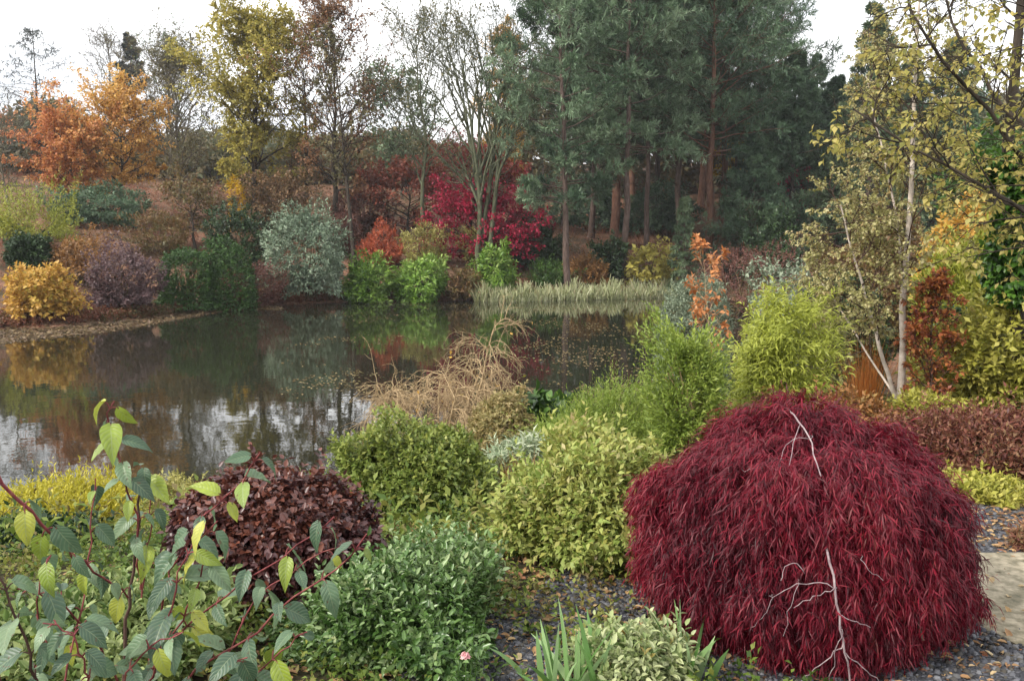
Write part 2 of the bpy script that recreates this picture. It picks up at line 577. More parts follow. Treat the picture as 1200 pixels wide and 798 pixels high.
mb.add(B_.reshape(-1, 3), (q[None] + (np.arange(len(P)) * 8)[:, None, None]).reshape(-1, 4), np.repeat(rg.random(len(P)), 5))
tag(mb.build("loose_gravel", leaf_mat("stone_chips", ['#1f2023', '#303136', '#45464c', '#6d6e72', '#3d3a35', '#4f4b44'], trans=0, rough=.8)),
    label="loose blue grey gravel stones lying on the path", kind='stuff')

# paving slab to the right of the maple
sm = bpy.data.materials.new("worn_stone"); sm.use_nodes = True
nt = sm.node_tree; pb = nt.nodes["Principled BSDF"]; pb.inputs["Roughness"].default_value = .85
tc = nt.nodes.new("ShaderNodeTexCoord")
no = nt.nodes.new("ShaderNodeTexNoise"); no.inputs["Scale"].default_value = 4.5; no.inputs["Detail"].default_value = 12; no.inputs["Roughness"].default_value = .75
cr = ramp_node(nt, ['#55513f', '#756d58', '#8f8570', '#a59a83'])
cr.color_ramp.elements[0].position = .38; cr.color_ramp.elements[1].position = .46; cr.color_ramp.elements[2].position = .53; cr.color_ramp.elements[3].position = .62
bp = nt.nodes.new("ShaderNodeBump"); bp.inputs["Strength"].default_value = .3; bp.inputs["Distance"].default_value = .02
nt.links.new(tc.outputs["Object"], no.inputs["Vector"]); n2 = nt.nodes.new("ShaderNodeTexNoise"); n2.inputs["Scale"].default_value = 26; n2.inputs["Detail"].default_value = 8
av = nt.nodes.new("ShaderNodeMixRGB"); av.inputs[0].default_value = .45
nt.links.new(tc.outputs["Object"], n2.inputs["Vector"]); nt.links.new(no.outputs["Fac"], av.inputs[1]); nt.links.new(n2.outputs["Fac"], av.inputs[2])
nt.links.new(av.outputs[0], cr.inputs[0]); nt.links.new(cr.outputs[0], pb.inputs["Base Color"])
nt.links.new(av.outputs[0], bp.inputs["Height"]); nt.links.new(bp.outputs[0], pb.inputs["Normal"])
out_ = [wpt(u, v, 1) for u, v in ()]
slab_c = at_depth(1212, 3.62)
ring = np.array([(-.36, -.50), (.2, -.56), (.9, -.52), (1.4, -.2), (1.45, .3), (.9, .50), (.2, .47), (-.22, .46), (-.40, .22), (-.46, -.2)])
mb = MB()
k = len(ring)
prof = [(1.0, -.06), (1.0, .008), (.985, .018), (.965, .021), (.6, .022), (.02, .022)]
VV = np.concatenate([np.column_stack([ring * s_, np.full(k, z_)]) for s_, z_ in prof])
QQ = [[i * k + j, i * k + (j + 1) % k, (i + 1) * k + (j + 1) % k, (i + 1) * k + j] for i in range(len(prof) - 1) for j in range(k)]
mb.add(VV, QQ, .5)
slab = mb.build("paving_slab", sm)
slab.location = [float(c) for c in slab_c]
tag(slab, label="worn buff stone slab lying in the gravel beside the red weeping maple", cat="paving slab")


# ------------------------------------------------------------------ plant builders
def stems_mesh(name, mat, parent, rg, P1, rad, n=None, sides=5, k=6, spread=.12, base_r=.012, wob=.10):
    """stems from the base out to the points P1"""
    n = len(P1)
    b = np.column_stack([rg.normal(0, spread, n), rg.normal(0, spread, n), np.full(n, -.06)])
    t = np.linspace(0, 1, k)[None, :, None]
    mid = b * .5 + P1 * .5; mid[:, 2] += .15 * np.abs(P1[:, 2]); mid[:, :2] *= .8
    pts = b[:, None] * (1 - t) ** 2 + mid[:, None] * 2 * t * (1 - t) + P1[:, None] * t ** 2
    pts[:, 1:-1] += rg.normal(0, wob, (n, k - 2, 3)) * np.linalg.norm(P1 - b, axis=1)[:, None, None] * .3
    mb = MB(); tubes(mb, pts, rad, rad * .35, sides, rg.random(n))
    mb.build(name, mat, parent)
    return pts


class Lumpy:
    def __init__(self, rg, n=14, amp=.22, sharp=5):
        self.d = unit(rg.normal(0, 1, (n, 3)) + UP * .3); self.a = rg.uniform(.3, 1, n) * amp; self.s = sharp
        self.m = amp * .45

    def __call__(self, d):
        w = np.exp(self.s * (d @ self.d.T - 1)) * self.a
        return 1 - self.m + w.sum(1)


def dome(rg, rx, ry, h, n, lump=None, low=-.75, cz=.42, depth=.35, dpow=2.2, boxy=0.0):
    d = unit(rg.normal(0, 1, (int(n * 2.2) + 10, 3)))
    d = d[d[:, 2] > low][:n]
    while len(d) < n:
        d = np.concatenate([d, d])[:n]
    R = lump(d) if lump else np.ones(len(d))
    e = d
    if boxy:
        e = d / (np.sum(np.abs(d) ** (2 + boxy), 1, keepdims=True) ** (1 / (2 + boxy)))
    dep = 1 - depth * rg.random(len(d)) ** dpow
    c = cz * h
    s = np.where(e[:, 2:3] > 0, np.array([[rx, ry, h - c]]), np.array([[rx, ry, c]]))
    e = e.copy()
    lowm = e[:, 2] < 0
    e[lowm, :2] *= (1 + .6 * (1 / np.sqrt(np.maximum(1 - e[lowm, 2:3] ** 2, .15)) - 1))
    p = e * s * (R * dep)[:, None]; p[:, 2] += c
    p[:, 2] = np.maximum(p[:, 2], .02)
    nn = unit(d / s * min(rx, h))
    return p, nn, dep, R


def shrub(name, label, cat, loc, w, h, mat, n=1200, k=6, L=.05, W=.025, s=.12, alpha=.9, droop=.1, tmpl=RHOMB, up=.5, lump=.34, nl=22,
          sharp=9, low=-.8, depth=.35, group=None, ry=None, stem=STEM, nst=16, rz=None, vtop=0.0, boxy=0.0, sr=.012, cz=.42, jit=.35, vj=.3,
          outw=1.0, tilt=0.0, facing=.6, patch=.45, fine=.16):
    rg = rng()
    t = thing(name, label, cat, loc, 0 if rz is None else rz, group)
    rx = w / 2; ry = ry / 2 if ry else rx
    lp = Lumpy(rg, nl, lump, sharp) if lump else None
    p, nn, dep, R = dome(rg, rx, ry, h, n, lp, low, cz, depth, boxy=boxy)
    if fine:
        fl = Lumpy(rg, 110, fine, 70)
        dd_ = unit(p - [0, 0, cz * h])
        f_ = fl(dd_)
        c_ = np.array([0, 0, cz * h])
        p = c_ + (p - c_) * f_[:, None]
    ext = np.percentile(np.abs(p[:, :2]), 97, axis=0) + s * .35 * (1 - min(up, 1) * .5)
    p[:, 0] *= rx / ext[0]; p[:, 1] *= ry / ext[1]
    p[:, 2] *= h / (np.percentile(p[:, 2], 99) + s * .45 * min(up + .3, 1))
    p[:, 2] = np.maximum(p[:, 2], .02)
    D = unit(nn * outw + UP * up + rg.normal(0, .3, p.shape))
    pd = unit(rg.normal(0, 1, (9, 3))); pv = rg.random(9)
    near = np.argmax(nn @ pd.T + rg.normal(0, .15, (len(nn), 9)), 1)
    vb = patch * pv[near] + (1 - patch) * rg.random(len(p))
    vb = np.clip(vb * (1 - abs(vtop)) + vtop * np.clip(p[:, 2] / h, 0, 1) + rg.normal(0, .05, len(p)), 0, 1)
    stray = rg.random(len(p)) < .05
    p[stray] += D[stray] * s * rg.uniform(.4, 1.2, (stray.sum(), 1))
    if tilt:
        p[:, 0] += tilt * p[:, 2]
    mb = MB()
    shoots(mb, rg, p - D * s * .6, D, s * rg.uniform(.6, 1.3, len(p)), k, L, W, alpha, droop, tmpl, vb, vj, jit, facing)
    mb.build("foliage", mat, t)
    P1 = p[rg.integers(0, len(p), nst)] * .88
    stems_mesh("stems", stem, t, rg, P1, sr * h, spread=.05 * w)
    return t


def crown_axis(rg, H, r0, lean, wob, k=9, dirz=None):
    pts = np.zeros((1, k, 3))
    tt = np.linspace(0, 1, k)
    pts[0, :, 2] = tt * H - .15 * (tt == 0)
    pts[0, :, 0] = lean[0] * tt ** 1.3; pts[0, :, 1] = lean[1] * tt ** 1.3
    pts[0, 1:, :2] += np.cumsum(rg.normal(0, wob, (k - 1, 2)), 0)
    return pts


def broadleaf(name, label, cat, loc, H, w, mat, bark=BARK, r0=None, start=.25, nm=26, n2=7, n3=6, ang=.85, up=.16, lean=(0, 0), leafL=.16, leafW=.10,
              kleaf=5, cover=1.0, peak=.45, group=None, multi=1, vgrad=0.0, droop=.25, bare_top=0.0, r3=.006, wob=.02, rz=0.0, trunk_k=9, vjl=.35, twigsides=3,
              fork=None):
    """tapered trunk, three orders of limbs, and separate leaves along the last two of them"""
    rg = rng()
    t = thing(name, label, cat, loc, rz, group)
    r0 = r0 or H * .014
    trunk, crown = MB(), MB()
    axes = []
    for q in range(multi):
        a = 6.28 * q / max(multi, 1) + .5
        sp = .10 * H if multi > 1 else 0
        hh = H * (1 if q == 0 else rg.uniform(.8, 1.0))
        ax = crown_axis(rg, hh, r0, (lean[0] + sp * math.cos(a), lean[1] + sp * math.sin(a)), wob * H * .35, trunk_k)
        if multi > 1:
            ax[0, :, 0] += .12 * math.cos(a); ax[0, :, 1] += .12 * math.sin(a)
        axes.append(ax)
    ax = np.concatenate(axes)
    m1 = max(4, nm // multi)
    tpar = start + (1 - start) * (np.arange(m1)[None] + rg.random((len(ax), m1))) / m1
    P, D = sample(ax, np.minimum(tpar, .985))
    tt = tpar.ravel(); P = P.reshape(-1, 3); D = D.reshape(-1, 3)
    hrel = (tt - start) / (1 - start)
    prof = np.where(hrel < peak, .55 + .45 * np.sin(hrel / peak * math.pi / 2), np.cos((hrel - peak) / (1 - peak) * math.pi / 2 * .92) ** .8)
    az = np.tile(np.arange(m1) * 2.39996, len(ax)) + np.repeat(rg.random(len(ax)) * 6.28, m1) + rg.normal(0, .35, len(tt))
    al = ang * (1.25 - .75 * hrel) + rg.normal(0, .12, len(tt))
    A, B = frames(D)
    d1 = D * np.cos(al)[:, None] + (A * np.cos(az)[:, None] + B * np.sin(az)[:, None]) * np.sin(al)[:, None]
    L1 = np.maximum(prof * w / 2 / np.maximum(np.sin(al), .45), .06 * w) * rg.uniform(.75, 1.15, len(tt))
    b1 = polyline(rg, P, d1, L1, 7, .13, np.array([0, 0, up * .5]))
    rb1 = r0 * .9 * (1 - .8 * tt) * .55
    b2, L2, t2 = kids(rg, b1, n2, .22, .98, .75, L1 * .52, 5, .16, [0, 0, up * .5])
    rb2 = np.maximum(np.repeat(rb1, n2) * .38, r3)
    b3, L3, t3 = kids(rg, b2, n3, .2, 1.0, .7, L2 * .55, 4, .16, [0, 0, up * .3])
    kz = H / np.percentile(b3[:, :, 2], 99.6)
    kx = w / 2 / np.percentile(np.linalg.norm(b3[:, -1, :2] - np.array(lean) * .6, axis=1), 93)
    for arr in (ax, b1, b2, b3):
        arr *= np.array([kx, kx, kz])
    tubes(trunk, ax, r0 if multi == 1 else r0 * .7, r0 * .10, 9, rg.random(len(ax)), power=.8)
    tubes(trunk, ax[:, :2] * np.array([1, 1, .35]) + np.array([0, 0, -.05]), r0 * 1.35 if multi == 1 else r0, r0 * .9 if multi == 1 else r0 * .6, 9, .5)
    tubes(trunk, b1, rb1, .35 * r3 + rb1 * .12, 5, rg.random(len(b1)))
    tubes(trunk, b2, rb2, r3 * .7, 4, rg.random(len(b2)))
    tubes(trunk, b3, r3, r3 * .5, twigsides, rg.random(len(b3)))
    # leaves along the twigs
    if mat is not None:
        hz = b3[:, 0, 2] / H
        keep = rg.random(len(b3)) < cover * (1 - bare_top * hz)
        lim = np.repeat(np.repeat(rg.random(len(b1)), n2), n3)
        side = np.clip(b3[:, 0, 0] / w + .5, 0, 1)
        vb = (.55 * lim + .45 * rg.random(len(b3))) * (1 - abs(vgrad)) + abs(vgrad) * (side if vgrad > 0 else 1 - side)
        q = keep
        seg = b3[q]
        shoots(crown, rg, seg[:, 0], seg[:, -1] - seg[:, 0], L3[q], kleaf, leafL, leafW, 1.0, droop, RHOMB, vb[q], vjl, .6, .2)
        crown.build("crown", mat, t)
    trunk.build("trunk", bark, t)
    return t


def conifer(name, label, cat, loc, H, w, mat, bark=PINEBARK, r0=None, start=.35, nm=46, n2=9, n3=4, needle=.17, nw=.035, kn=12, sag=.0, layer=.22, lean=(0, 0),
            group=None, shape='pine', wob=.012, uptip=.12, dead=6, keepf=.9, rz=0.0, tuft=.22):
    rg = rng()
    t = thing(name, label, cat, loc, rz, group)
    r0 = r0 or H * .011
    trunk, crown = MB(), MB()
    ax = crown_axis(rg, H, r0, lean, wob * H * .3, 11)
    tubes(trunk, ax, r0, r0 * .12, 9, rg.random(1), power=.95)
    tubes(trunk, ax[:, :2] * np.array([1, 1, .25]), r0 * 1.3, r0 * .95, 9, .5)
    nwh = max(5, nm // 5)
    hr = (np.repeat(np.arange(nwh), 5)[:nwh * 5] + rg.normal(0, layer, nwh * 5)) / nwh
    hr = np.clip(hr, 0, 1)
    tt = start + (1 - start) * hr * .985
    P, D = sample(ax, tt[None]); P, D = P[0], D[0]
    if shape == 'pine':
        prof = np.where(hr < .35, .7 + .3 * hr / .35, np.maximum(1 - ((hr - .35) / .65) ** 1.8, .12)) * rg.uniform(.6, 1.1, len(hr))
        al = 1.5 - .7 * hr
    else:
        prof = np.maximum(1 - hr, .05) ** .85 * rg.uniform(.8, 1.1, len(hr))
        al = 1.6 - .55 * hr
    al = al + rg.normal(0, .12, len(hr))
    az = np.arange(len(hr)) * 1.2566 + np.repeat(rg.random(nwh) * 6.28, 5) + rg.normal(0, .25, len(hr))
    A, B = frames(D)
    d1 = D * np.cos(al)[:, None] + (A * np.cos(az)[:, None] + B * np.sin(az)[:, None]) * np.sin(al)[:, None]
    L1 = prof * w / 2
    b1 = polyline(rg, P, d1, L1, 7, .09, [0, 0, -sag])
    bend = np.linspace(0, 1, 7) ** 2
    b1[:, :, 2] += bend[None] * L1[:, None] * uptip
    rb = r0 * (1 - .85 * tt) * .32
    tubes(trunk, b1, rb, .006, 4, rg.random(len(b1)))
    b2, L2, t2 = kids(rg, b1, n2, .42 if shape == 'pine' else .25, 1.0, .85, L1 * .40, 4, .12, [0, 0, uptip * .4 - sag])
    b2[:, :, 2] = b2[:, :1, 2] + (b2[:, :, 2] - b2[:, :1, 2]) * .45        # sprays lie flat
    tubes(trunk, b2, .012, .006, 3, rg.random(len(b2)))
    b3, L3, t3 = kids(rg, b2, n3, .25, 1.0, .7, np.maximum(L2 * .45, tuft), 3, .1, [0, 0, uptip * .5 - sag])
    q = rg.random(len(b3)) < keepf
    seg = b3[q]
    lim = np.repeat(np.repeat(rg.random(len(b1)), n2), n3)[q]
    shoots(crown, rg, seg[:, 0], seg[:, -1] - seg[:, 0], L3[q], kn, needle, nw, .75, -.05 + sag, NARROW, .72 * lim + .28 * rg.random(len(seg)), .25, .3, .2)
    if dead:      # bare dead stubs below the crown
        td = rg.uniform(.12, start + .08, dead)
        Pd, _ = sample(ax, td[None]); Pd = Pd[0]
        a_ = rg.random(dead) * 6.28
        dd = np.column_stack([np.cos(a_), np.sin(a_), rg.uniform(-.2, .35, dead)])
        tubes(trunk, polyline(rg, Pd, dd, rg.uniform(.4, 1.6, dead), 5, .15), .03, .008, 4, .5)
    trunk.build("trunk", bark, t); crown.build("crown", mat, t)
    return t


def sized(u, vb, vt, wp, d=None):
    """base point, height and width of a plant seen from pixel rows vb..vt, wp pixels wide"""
    p = ground_at(u, vb) if d is None else at_depth(u, d)
    h = top_z(vt, p[1]) - p[2]
    return p, max(h, .1), wp / FPX * p[1]

# ------------------------------------------------------------------ leaf colours
M_ORANGE = leaf_mat("leaves_orange_red", ['#9c5c46', '#bb7850', '#c98e58', '#d1a25e', '#c6a86a'])
M_GOLD = leaf_mat("leaves_gold_orange", ['#946c3e', '#bd8c4a', '#cca056', '#d2ae62', '#b09c5c'])
M_YELGREEN = leaf_mat("leaves_yellow_green", ['#666b36', '#86863e', '#a39a48', '#b8a856', '#888c48', '#c0ac60'])
M_OLIVE = leaf_mat("leaves_grey_olive", ['#4a4a30', '#5e5c3c', '#6e6845', '#7d7350', '#575a3e'])
M_COPPER = leaf_mat("leaves_copper", ['#5c4a36', '#75583f', '#8c6648', '#9a6e4a', '#6e5e46', '#5e5c40'])
M_BROWNOLIVE = leaf_mat("leaves_brown_olive", ['#4b4430', '#635539', '#786044', '#8a6a4b', '#5d5a3c'])
M_CRIMSON = leaf_mat("leaves_crimson", ['#6b1428', '#8c1a34', '#a52040', '#b22c4a', '#84203a'])
M_SCARLET = leaf_mat("leaves_dull_scarlet", ['#6e3a32', '#8c4038', '#a04a40', '#a85a48', '#7d4a3c'])
M_GOLDLARCH = leaf_mat("leaves_larch_gold", ['#9a7a3c', '#b8924a', '#c9a050', '#a88a4a'])
M_YELLOW = leaf_mat("leaves_clear_yellow", ['#a88a1e', '#c9a422', '#d8b22c', '#b89a2a'])
M_PINE = leaf_mat("needles_blue_green", ['#324331', '#4b6249', '#667d5d', '#85997a', '#a2b092'], trans=.25)
M_PINE2 = leaf_mat("needles_deep_green", ['#334636', '#4a6048', '#5f7759', '#778d6c'], trans=.28)
M_PINE3 = leaf_mat("needles_grey_green", ['#3f503b', '#566a4c', '#6b7d5b', '#7d8c6a'], trans=.2)
M_DARKCON = leaf_mat("needles_slate", ['#2c3230', '#3d4441', '#4f5752', '#5c635c'], trans=.1)
M_DKGREEN = leaf_mat("leaves_dark_green", ['#1c2a18', '#2a3d22', '#3a4f2c', '#48603a'], trans=.15, rough=.4)
M_MIDGREEN = leaf_mat("leaves_mid_green", ['#243818', '#35501f', '#48662a', '#5e7c3c', '#3f5a2c'], trans=.25, rough=.42)
M_HEDGE = leaf_mat('leaves_hedge', ['#1f3314', '#2c461a', '#3c5a24', '#506e34'], trans=.2)
M_RHODO = leaf_mat("leaves_rhododendron_bright", ['#35501c', '#4d6e24', '#688a32', '#86a44a', '#9cb060', '#587434'], trans=.25, rough=.4)
M_BLUEGREY = leaf_mat("leaves_silver_blue", ['#40503f', '#5b6c56', '#76886e', '#939f88', '#6a7a5e'], trans=.15)
M_PURPLE = leaf_mat("leaves_purple", ['#34262a', '#4a3437', '#5e4548', '#75605f', '#543e40', '#6b5048'])
M_PURBROWN = leaf_mat("leaves_purple_brown", ['#3d2a28', '#54362f', '#6b463c', '#7d584a', '#5a4238'])
M_AMBER = leaf_mat("leaves_amber", ['#8c6a2c', '#ab8238', '#bf9544', '#cda654', '#a3953e', '#b0803c'])
M_LIMEYEL = leaf_mat("leaves_lime_yellow", ['#5c6424', '#7d842c', '#999c3c', '#b3b256'])
M_PALEYEL = leaf_mat("leaves_pale_yellow", ['#6a6a3a', '#94904e', '#b8b06a', '#cfc688'])
M_AZALEA = leaf_mat("leaves_azalea_orange", ['#84402f', '#a35038', '#b56040', '#bd7450'])
M_FERN = leaf_mat("leaves_dead_bracken", ['#5c4228', '#7d5a34', '#9a7244', '#ad8654'])
M_REED = leaf_mat("reeds_pale", ['#6a7048', '#8c9266', '#a8ac80', '#bcbc98', '#8a7c58'], trans=.3)
M_BRONZE = leaf_mat("leaves_olive_bronze", ['#4a4a2c', '#5e5834', '#75623a', '#7d5a3e', '#555a36'])
FB = 'shrubs along the far bank'

# ------------------------------------------------------------------ far bank, trees
FT = 'autumn trees on the far slope'


def far_tree(fn, name, label, cat, u, d, vt, wp, mat, **kw):
    p = at_depth(u, d)
    return fn(name, label, cat, p, top_z(vt, d) - p[2], wp / FPX * d, mat, **kw)


far_tree(conifer, "bare_larch", "dark sparse conifer with drooping near-bare tiers rising against the sky at the far left", "conifer", 47, 84, 26, 185, M_DARKCON,
         bark=DARKBARK, start=.2, nm=80, n2=7, n3=3, needle=.32, nw=.06, kn=4, shape='fir', uptip=-.05, dead=0, keepf=.5, sag=.05)
far_tree(broadleaf, "orange_tree", "orange red tree, the redder of the two fiery trees by the lime bush", "tree", 88, 63, 108, 112, M_ORANGE, bark=DARKBARK,
         start=.18, nm=26, n2=7, n3=7, cover=.95, leafL=.24, leafW=.16, kleaf=9, vgrad=.4, group=FT, peak=.5)
far_tree(broadleaf, "golden_orange_tree", "golden orange tree touching the right side of the redder one", "tree", 143, 66, 84, 112, M_GOLD, bark=DARKBARK,
         start=.22, nm=26, n2=7, n3=7, cover=.9, leafL=.24, leafW=.16, kleaf=9, group=FT)
far_tree(broadleaf, "bare_birch", "misty bare birch with fine grey twigs behind the golden orange tree", "tree", 128, 98, 22, 75, None, bark=BARK,
         start=.3, nm=26, n2=8, n3=8, r3=.018, group=FT)
far_tree(conifer, "slate_conifer", "slate green conifer standing behind the orange trees beside a bare birch", "conifer", 158, 96, 36, 75, M_DARKCON,
         start=.12, shape='fir', dead=0, nm=60, needle=.32, nw=.08)
far_tree(broadleaf, "olive_tree", "grey olive half-bare tree just right of the golden orange tree", "tree", 212, 78, 30, 120, M_OLIVE, start=.12, nm=34, n2=7, n3=7,
         cover=.75, leafL=.26, leafW=.12, ang=.55, up=.3, group=FT, r3=.014)
far_tree(broadleaf, "twiggy_tree", "tall bare twiggy tree with pale green tips left of the yellow tree", "tree", 196, 92, 22, 95, M_PINE3, start=.25, nm=30, n2=8, n3=7,
         cover=.3, leafL=.28, leafW=.14, kleaf=4, ang=.6, up=.3, group=FT, r3=.016)
far_tree(broadleaf, "yellow_green_tree", "tall yellow and green maple-like tree, brightest yellow crown on the far slope", "tree", 296, 66, -4, 140, M_YELGREEN, bark=DARKBARK,
         start=.18, nm=36, n2=8, n3=8, cover=.95, leafL=.25, leafW=.17, kleaf=12, lean=(.8, 0), group=FT, peak=.4, vgrad=-.35)
far_tree(broadleaf, "copper_oak", "tall brown and copper oak with thinning crown right of the yellow tree", "tree", 392, 63, -18, 150, M_COPPER, bark=DARKBARK,
         start=.24, nm=34, n2=8, n3=7, cover=.62, leafL=.21, leafW=.13, kleaf=7, group=FT, r3=.012)
far_tree(broadleaf, "brown_oak", "slimmer brown olive tree between the yellow tree and the copper oak", "tree", 361, 70, 25, 105, M_BROWNOLIVE, bark=DARKBARK,
         start=.25, nm=26, n2=8, n3=6, cover=.6, leafL=.2, leafW=.12, kleaf=7, group=FT, r3=.012)
far_tree(broadleaf, "thin_dark_tree", "slender dark-stemmed tree leaning over the orange azalea", "tree", 416, 58, 30, 80, M_OLIVE, bark=DARKBARK,
         start=.35, nm=20, n2=7, n3=6, cover=.4, leafL=.24, leafW=.15, lean=(-.8, 0), group=FT, r0=.16)
far_tree(broadleaf, "slender_alder", "slender bare alder with mossy trunk right of the orange azalea", "tree", 494, 60, -6, 120, M_OLIVE, bark=MOSSY,
         start=.3, nm=26, n2=8, n3=6, cover=.22, leafL=.22, leafW=.13, ang=.6, up=.3, lean=(-.6, 0), group=FT, r0=.2, r3=.013)
far_tree(broadleaf, "multi_stemmed_alder", "many-stemmed mossy alder, nearly bare, rising out of the crimson maple", "tree", 565, 57, -40, 170, M_OLIVE, bark=MOSSY,
         start=.25, nm=40, n2=8, n3=6, cover=.16, leafL=.22, leafW=.13, ang=.45, up=.3, multi=5, group=FT, r0=.30, r3=.013)
far_tree(broadleaf, "green_haze_tree", "pale green tree in leaf seen between the two bare alders", "tree", 470, 88, 70, 100, M_PINE3, start=.15, nm=28, n2=7, n3=7,
         cover=.8, leafL=.35, leafW=.22, group=FT)
far_tree(broadleaf, "golden_larch", "narrow golden larch glowing behind the many-stemmed alder", "larch", 590, 92, 25, 62, M_GOLDLARCH, start=.1, nm=40, n2=7, n3=6,
         cover=1, leafL=.32, leafW=.14, kleaf=6, ang=1.1, up=.05)
far_tree(broadleaf, "bronze_thorn", "small dark crooked tree with bronze leaves above the purple shrub", "tree", 228, 57, 196, 100, M_BRONZE, bark=DARKBARK, start=.35, nm=18,
         n2=7, n3=7, cover=.85, leafL=.2, leafW=.13, ang=1.15, up=.06, peak=.6, wob=.05, r0=.13)
far_tree(broadleaf, "brown_beech", "low brown-leaved tree under the yellow tree and left of the copper oak", "tree", 335, 62, 185, 120, M_BROWNOLIVE, bark=DARKBARK, start=.2,
         nm=22, n2=7, n3=7, cover=.8, leafL=.22, leafW=.14, ang=1.0)
far_tree(broadleaf, "crimson_maple", "vivid crimson maple spreading low around the many-stemmed alder", "maple", 566, 60, 208, 150, M_CRIMSON, bark=DARKBARK, start=.08, nm=30,
         n2=8, n3=7, cover=1, leafL=.22, leafW=.13, kleaf=9, ang=1.2, up=.1, peak=.35, r0=.14)
far_tree(broadleaf, "scarlet_maple", "duller scarlet maple rising behind the vivid crimson one", "maple", 552, 70, 152, 125, M_SCARLET, bark=DARKBARK, start=.12, nm=28, n2=8,
         n3=7, cover=1, leafL=.23, leafW=.14, kleaf=8, ang=1.0, peak=.4, r0=.16)
far_tree(broadleaf, "russet_maple", "russet low maple beneath the slender alder, left of the crimson one", "maple", 478, 66, 185, 120, leaf_mat("leaves_russet", ['#5c3a2c', '#7a4434', '#8f4a38', '#9a5a44', '#6a4a36']),
         bark=DARKBARK, start=.12, nm=24, n2=8, n3=6, cover=.85, leafL=.26, leafW=.17, ang=1.05, r0=.13)
far_tree(broadleaf, "bare_sapling", "thin bare tree leaning at the left edge above the lime bush", "tree", 16, 53, 95, 90, None, bark=BARK, start=.35, nm=20, n2=7, n3=6,
         lean=(-.6, 0), r0=.11, r3=.012, group=FT)
far_tree(broadleaf, "yellow_glimpse_tree", "clear yellow tree glimpsed through the pine trunks", "tree", 853, 98, 120, 50, M_YELLOW, start=.1, nm=22, n2=7, n3=6, leafL=.4, leafW=.28,
         kleaf=6, group=FT)
far_tree(broadleaf, "wine_red_maple", "wine red maple in the shade right of the pines", "maple", 938, 72, 198, 46, M_CRIMSON, start=.1, nm=20, n2=7, n3=5, leafL=.3, leafW=.22, ang=1.1)

# pines: three kinds built once, then copied
FP = 'tall pines of the far bank'
pine_A = far_tree(conifer, "pine_tree", "front pine nearest the reeds, slim dark trunk bare to half height", "pine", 666, 55.5, -60, 190, M_PINE, bark=PINEBARK, start=.26,
                  r0=.23, group=FP, nm=60, n2=11, n3=5, dead=9, kn=13, needle=.3, nw=.055)
hA = top_z(-60, 55.5) - at_depth(666, 55.5)[2]
pine_B = far_tree(conifer, "pine_tree", "pine with warm straight trunk, first behind the front pine", "pine", 731, 59, -110, 220, M_PINE, bark=PINEBARK, start=.36,
                  r0=.24, group=FP, nm=60, n2=11, n3=5, dead=10, kn=13, needle=.3, nw=.055)
hB = top_z(-110, 59) - at_depth(731, 59)[2]
pine_C = far_tree(conifer, "pine_tree", "thick red-barked pine standing among the darkest needles", "pine", 832, 63, -70, 225, M_PINE2, bark=REDBARK, start=.36,
                  r0=.34, group=FP, nm=60, n2=11, n3=5, dead=10, kn=13, needle=.3, nw=.055)
hC = top_z(-70, 63) - at_depth(832, 63)[2]
for src, hs, u, d, vt, rz, lab in [
    (pine_A, hA, 692, 70, -70, 1.3, "pine half hidden behind the front pine, its crown merging with it"),
    (pine_C, hC, 718, 68, -120, 2.1, "dark pine with heavy black-looking trunk left of the straight warm trunk"),
    (pine_B, hB, 757, 64, -60, 4.0, "thin pale-trunked pine close to the right of the warm straight trunk"),
    (pine_B, hB, 796, 66, -120, 2.7, "tall pine midway between the warm trunk and the red-barked pine"),
    (pine_C, hC, 846, 67, -40, 3.9, "second red-barked pine leaning close behind the thick one"),
    (pine_A, hA, 770, 78, -90, .4, "rear pine filling the gap behind the middle trunks"),
    (pine_C, hC, 882, 71, -25, .9, "dark pine at the right shoulder of the pine group"),
    (pine_A, hA, 905, 82, 45, 3.1, "rear pine behind the right shoulder of the group"),
    (pine_C, hC, 742, 86, -60, 5.0, "rearmost dark pine seen between the warm trunks"),
    (pine_B, hB, 660, 74, -30, 1.9, "rear pine whose crown shows above the front pine's left boughs"),
    (pine_B, hB, 860, 76, -70, .2, "rear pine with grey trunk right of the red-barked pair"),
    (pine_A, hA, 700, 96, -20, 3.6, "farthest pine closing the view between the left trunks"),
    (pine_A, hA, 790, 98, -20, 2.9, "farthest pine closing the view between the middle trunks"),
    (pine_C, hC, 820, 88, -60, 1.7, "rearmost dark pine behind the red-barked pair"),
]:
    p = at_depth(u, d)
    dup(src, p, rz, (top_z(vt, d) - p[2]) / hs, lab)
FC = 'conifers right of the pines'
fir_A = far_tree(conifer, "fir_tree", "pointed green conifer alone against the sky right of the pines", "conifer", 1014, 62, -2, 150, M_PINE3, start=.06, r0=.2, shape='fir', nm=100,
                 n2=11, n3=4, dead=0, kn=12, needle=.3, nw=.06, group=FC)
hF = top_z(-2, 62) - at_depth(1014, 62)[2]
fir_B = far_tree(conifer, "fir_tree", "dark drooping conifer closing the pine group on its right", "conifer", 925, 66, 55, 175, M_PINE2, start=.05, r0=.2, shape='fir', nm=110, sag=.06,
                 n2=11, n3=4, dead=0, kn=12, needle=.32, nw=.065, group=FC)
hG = top_z(55, 66) - at_depth(925, 66)[2]
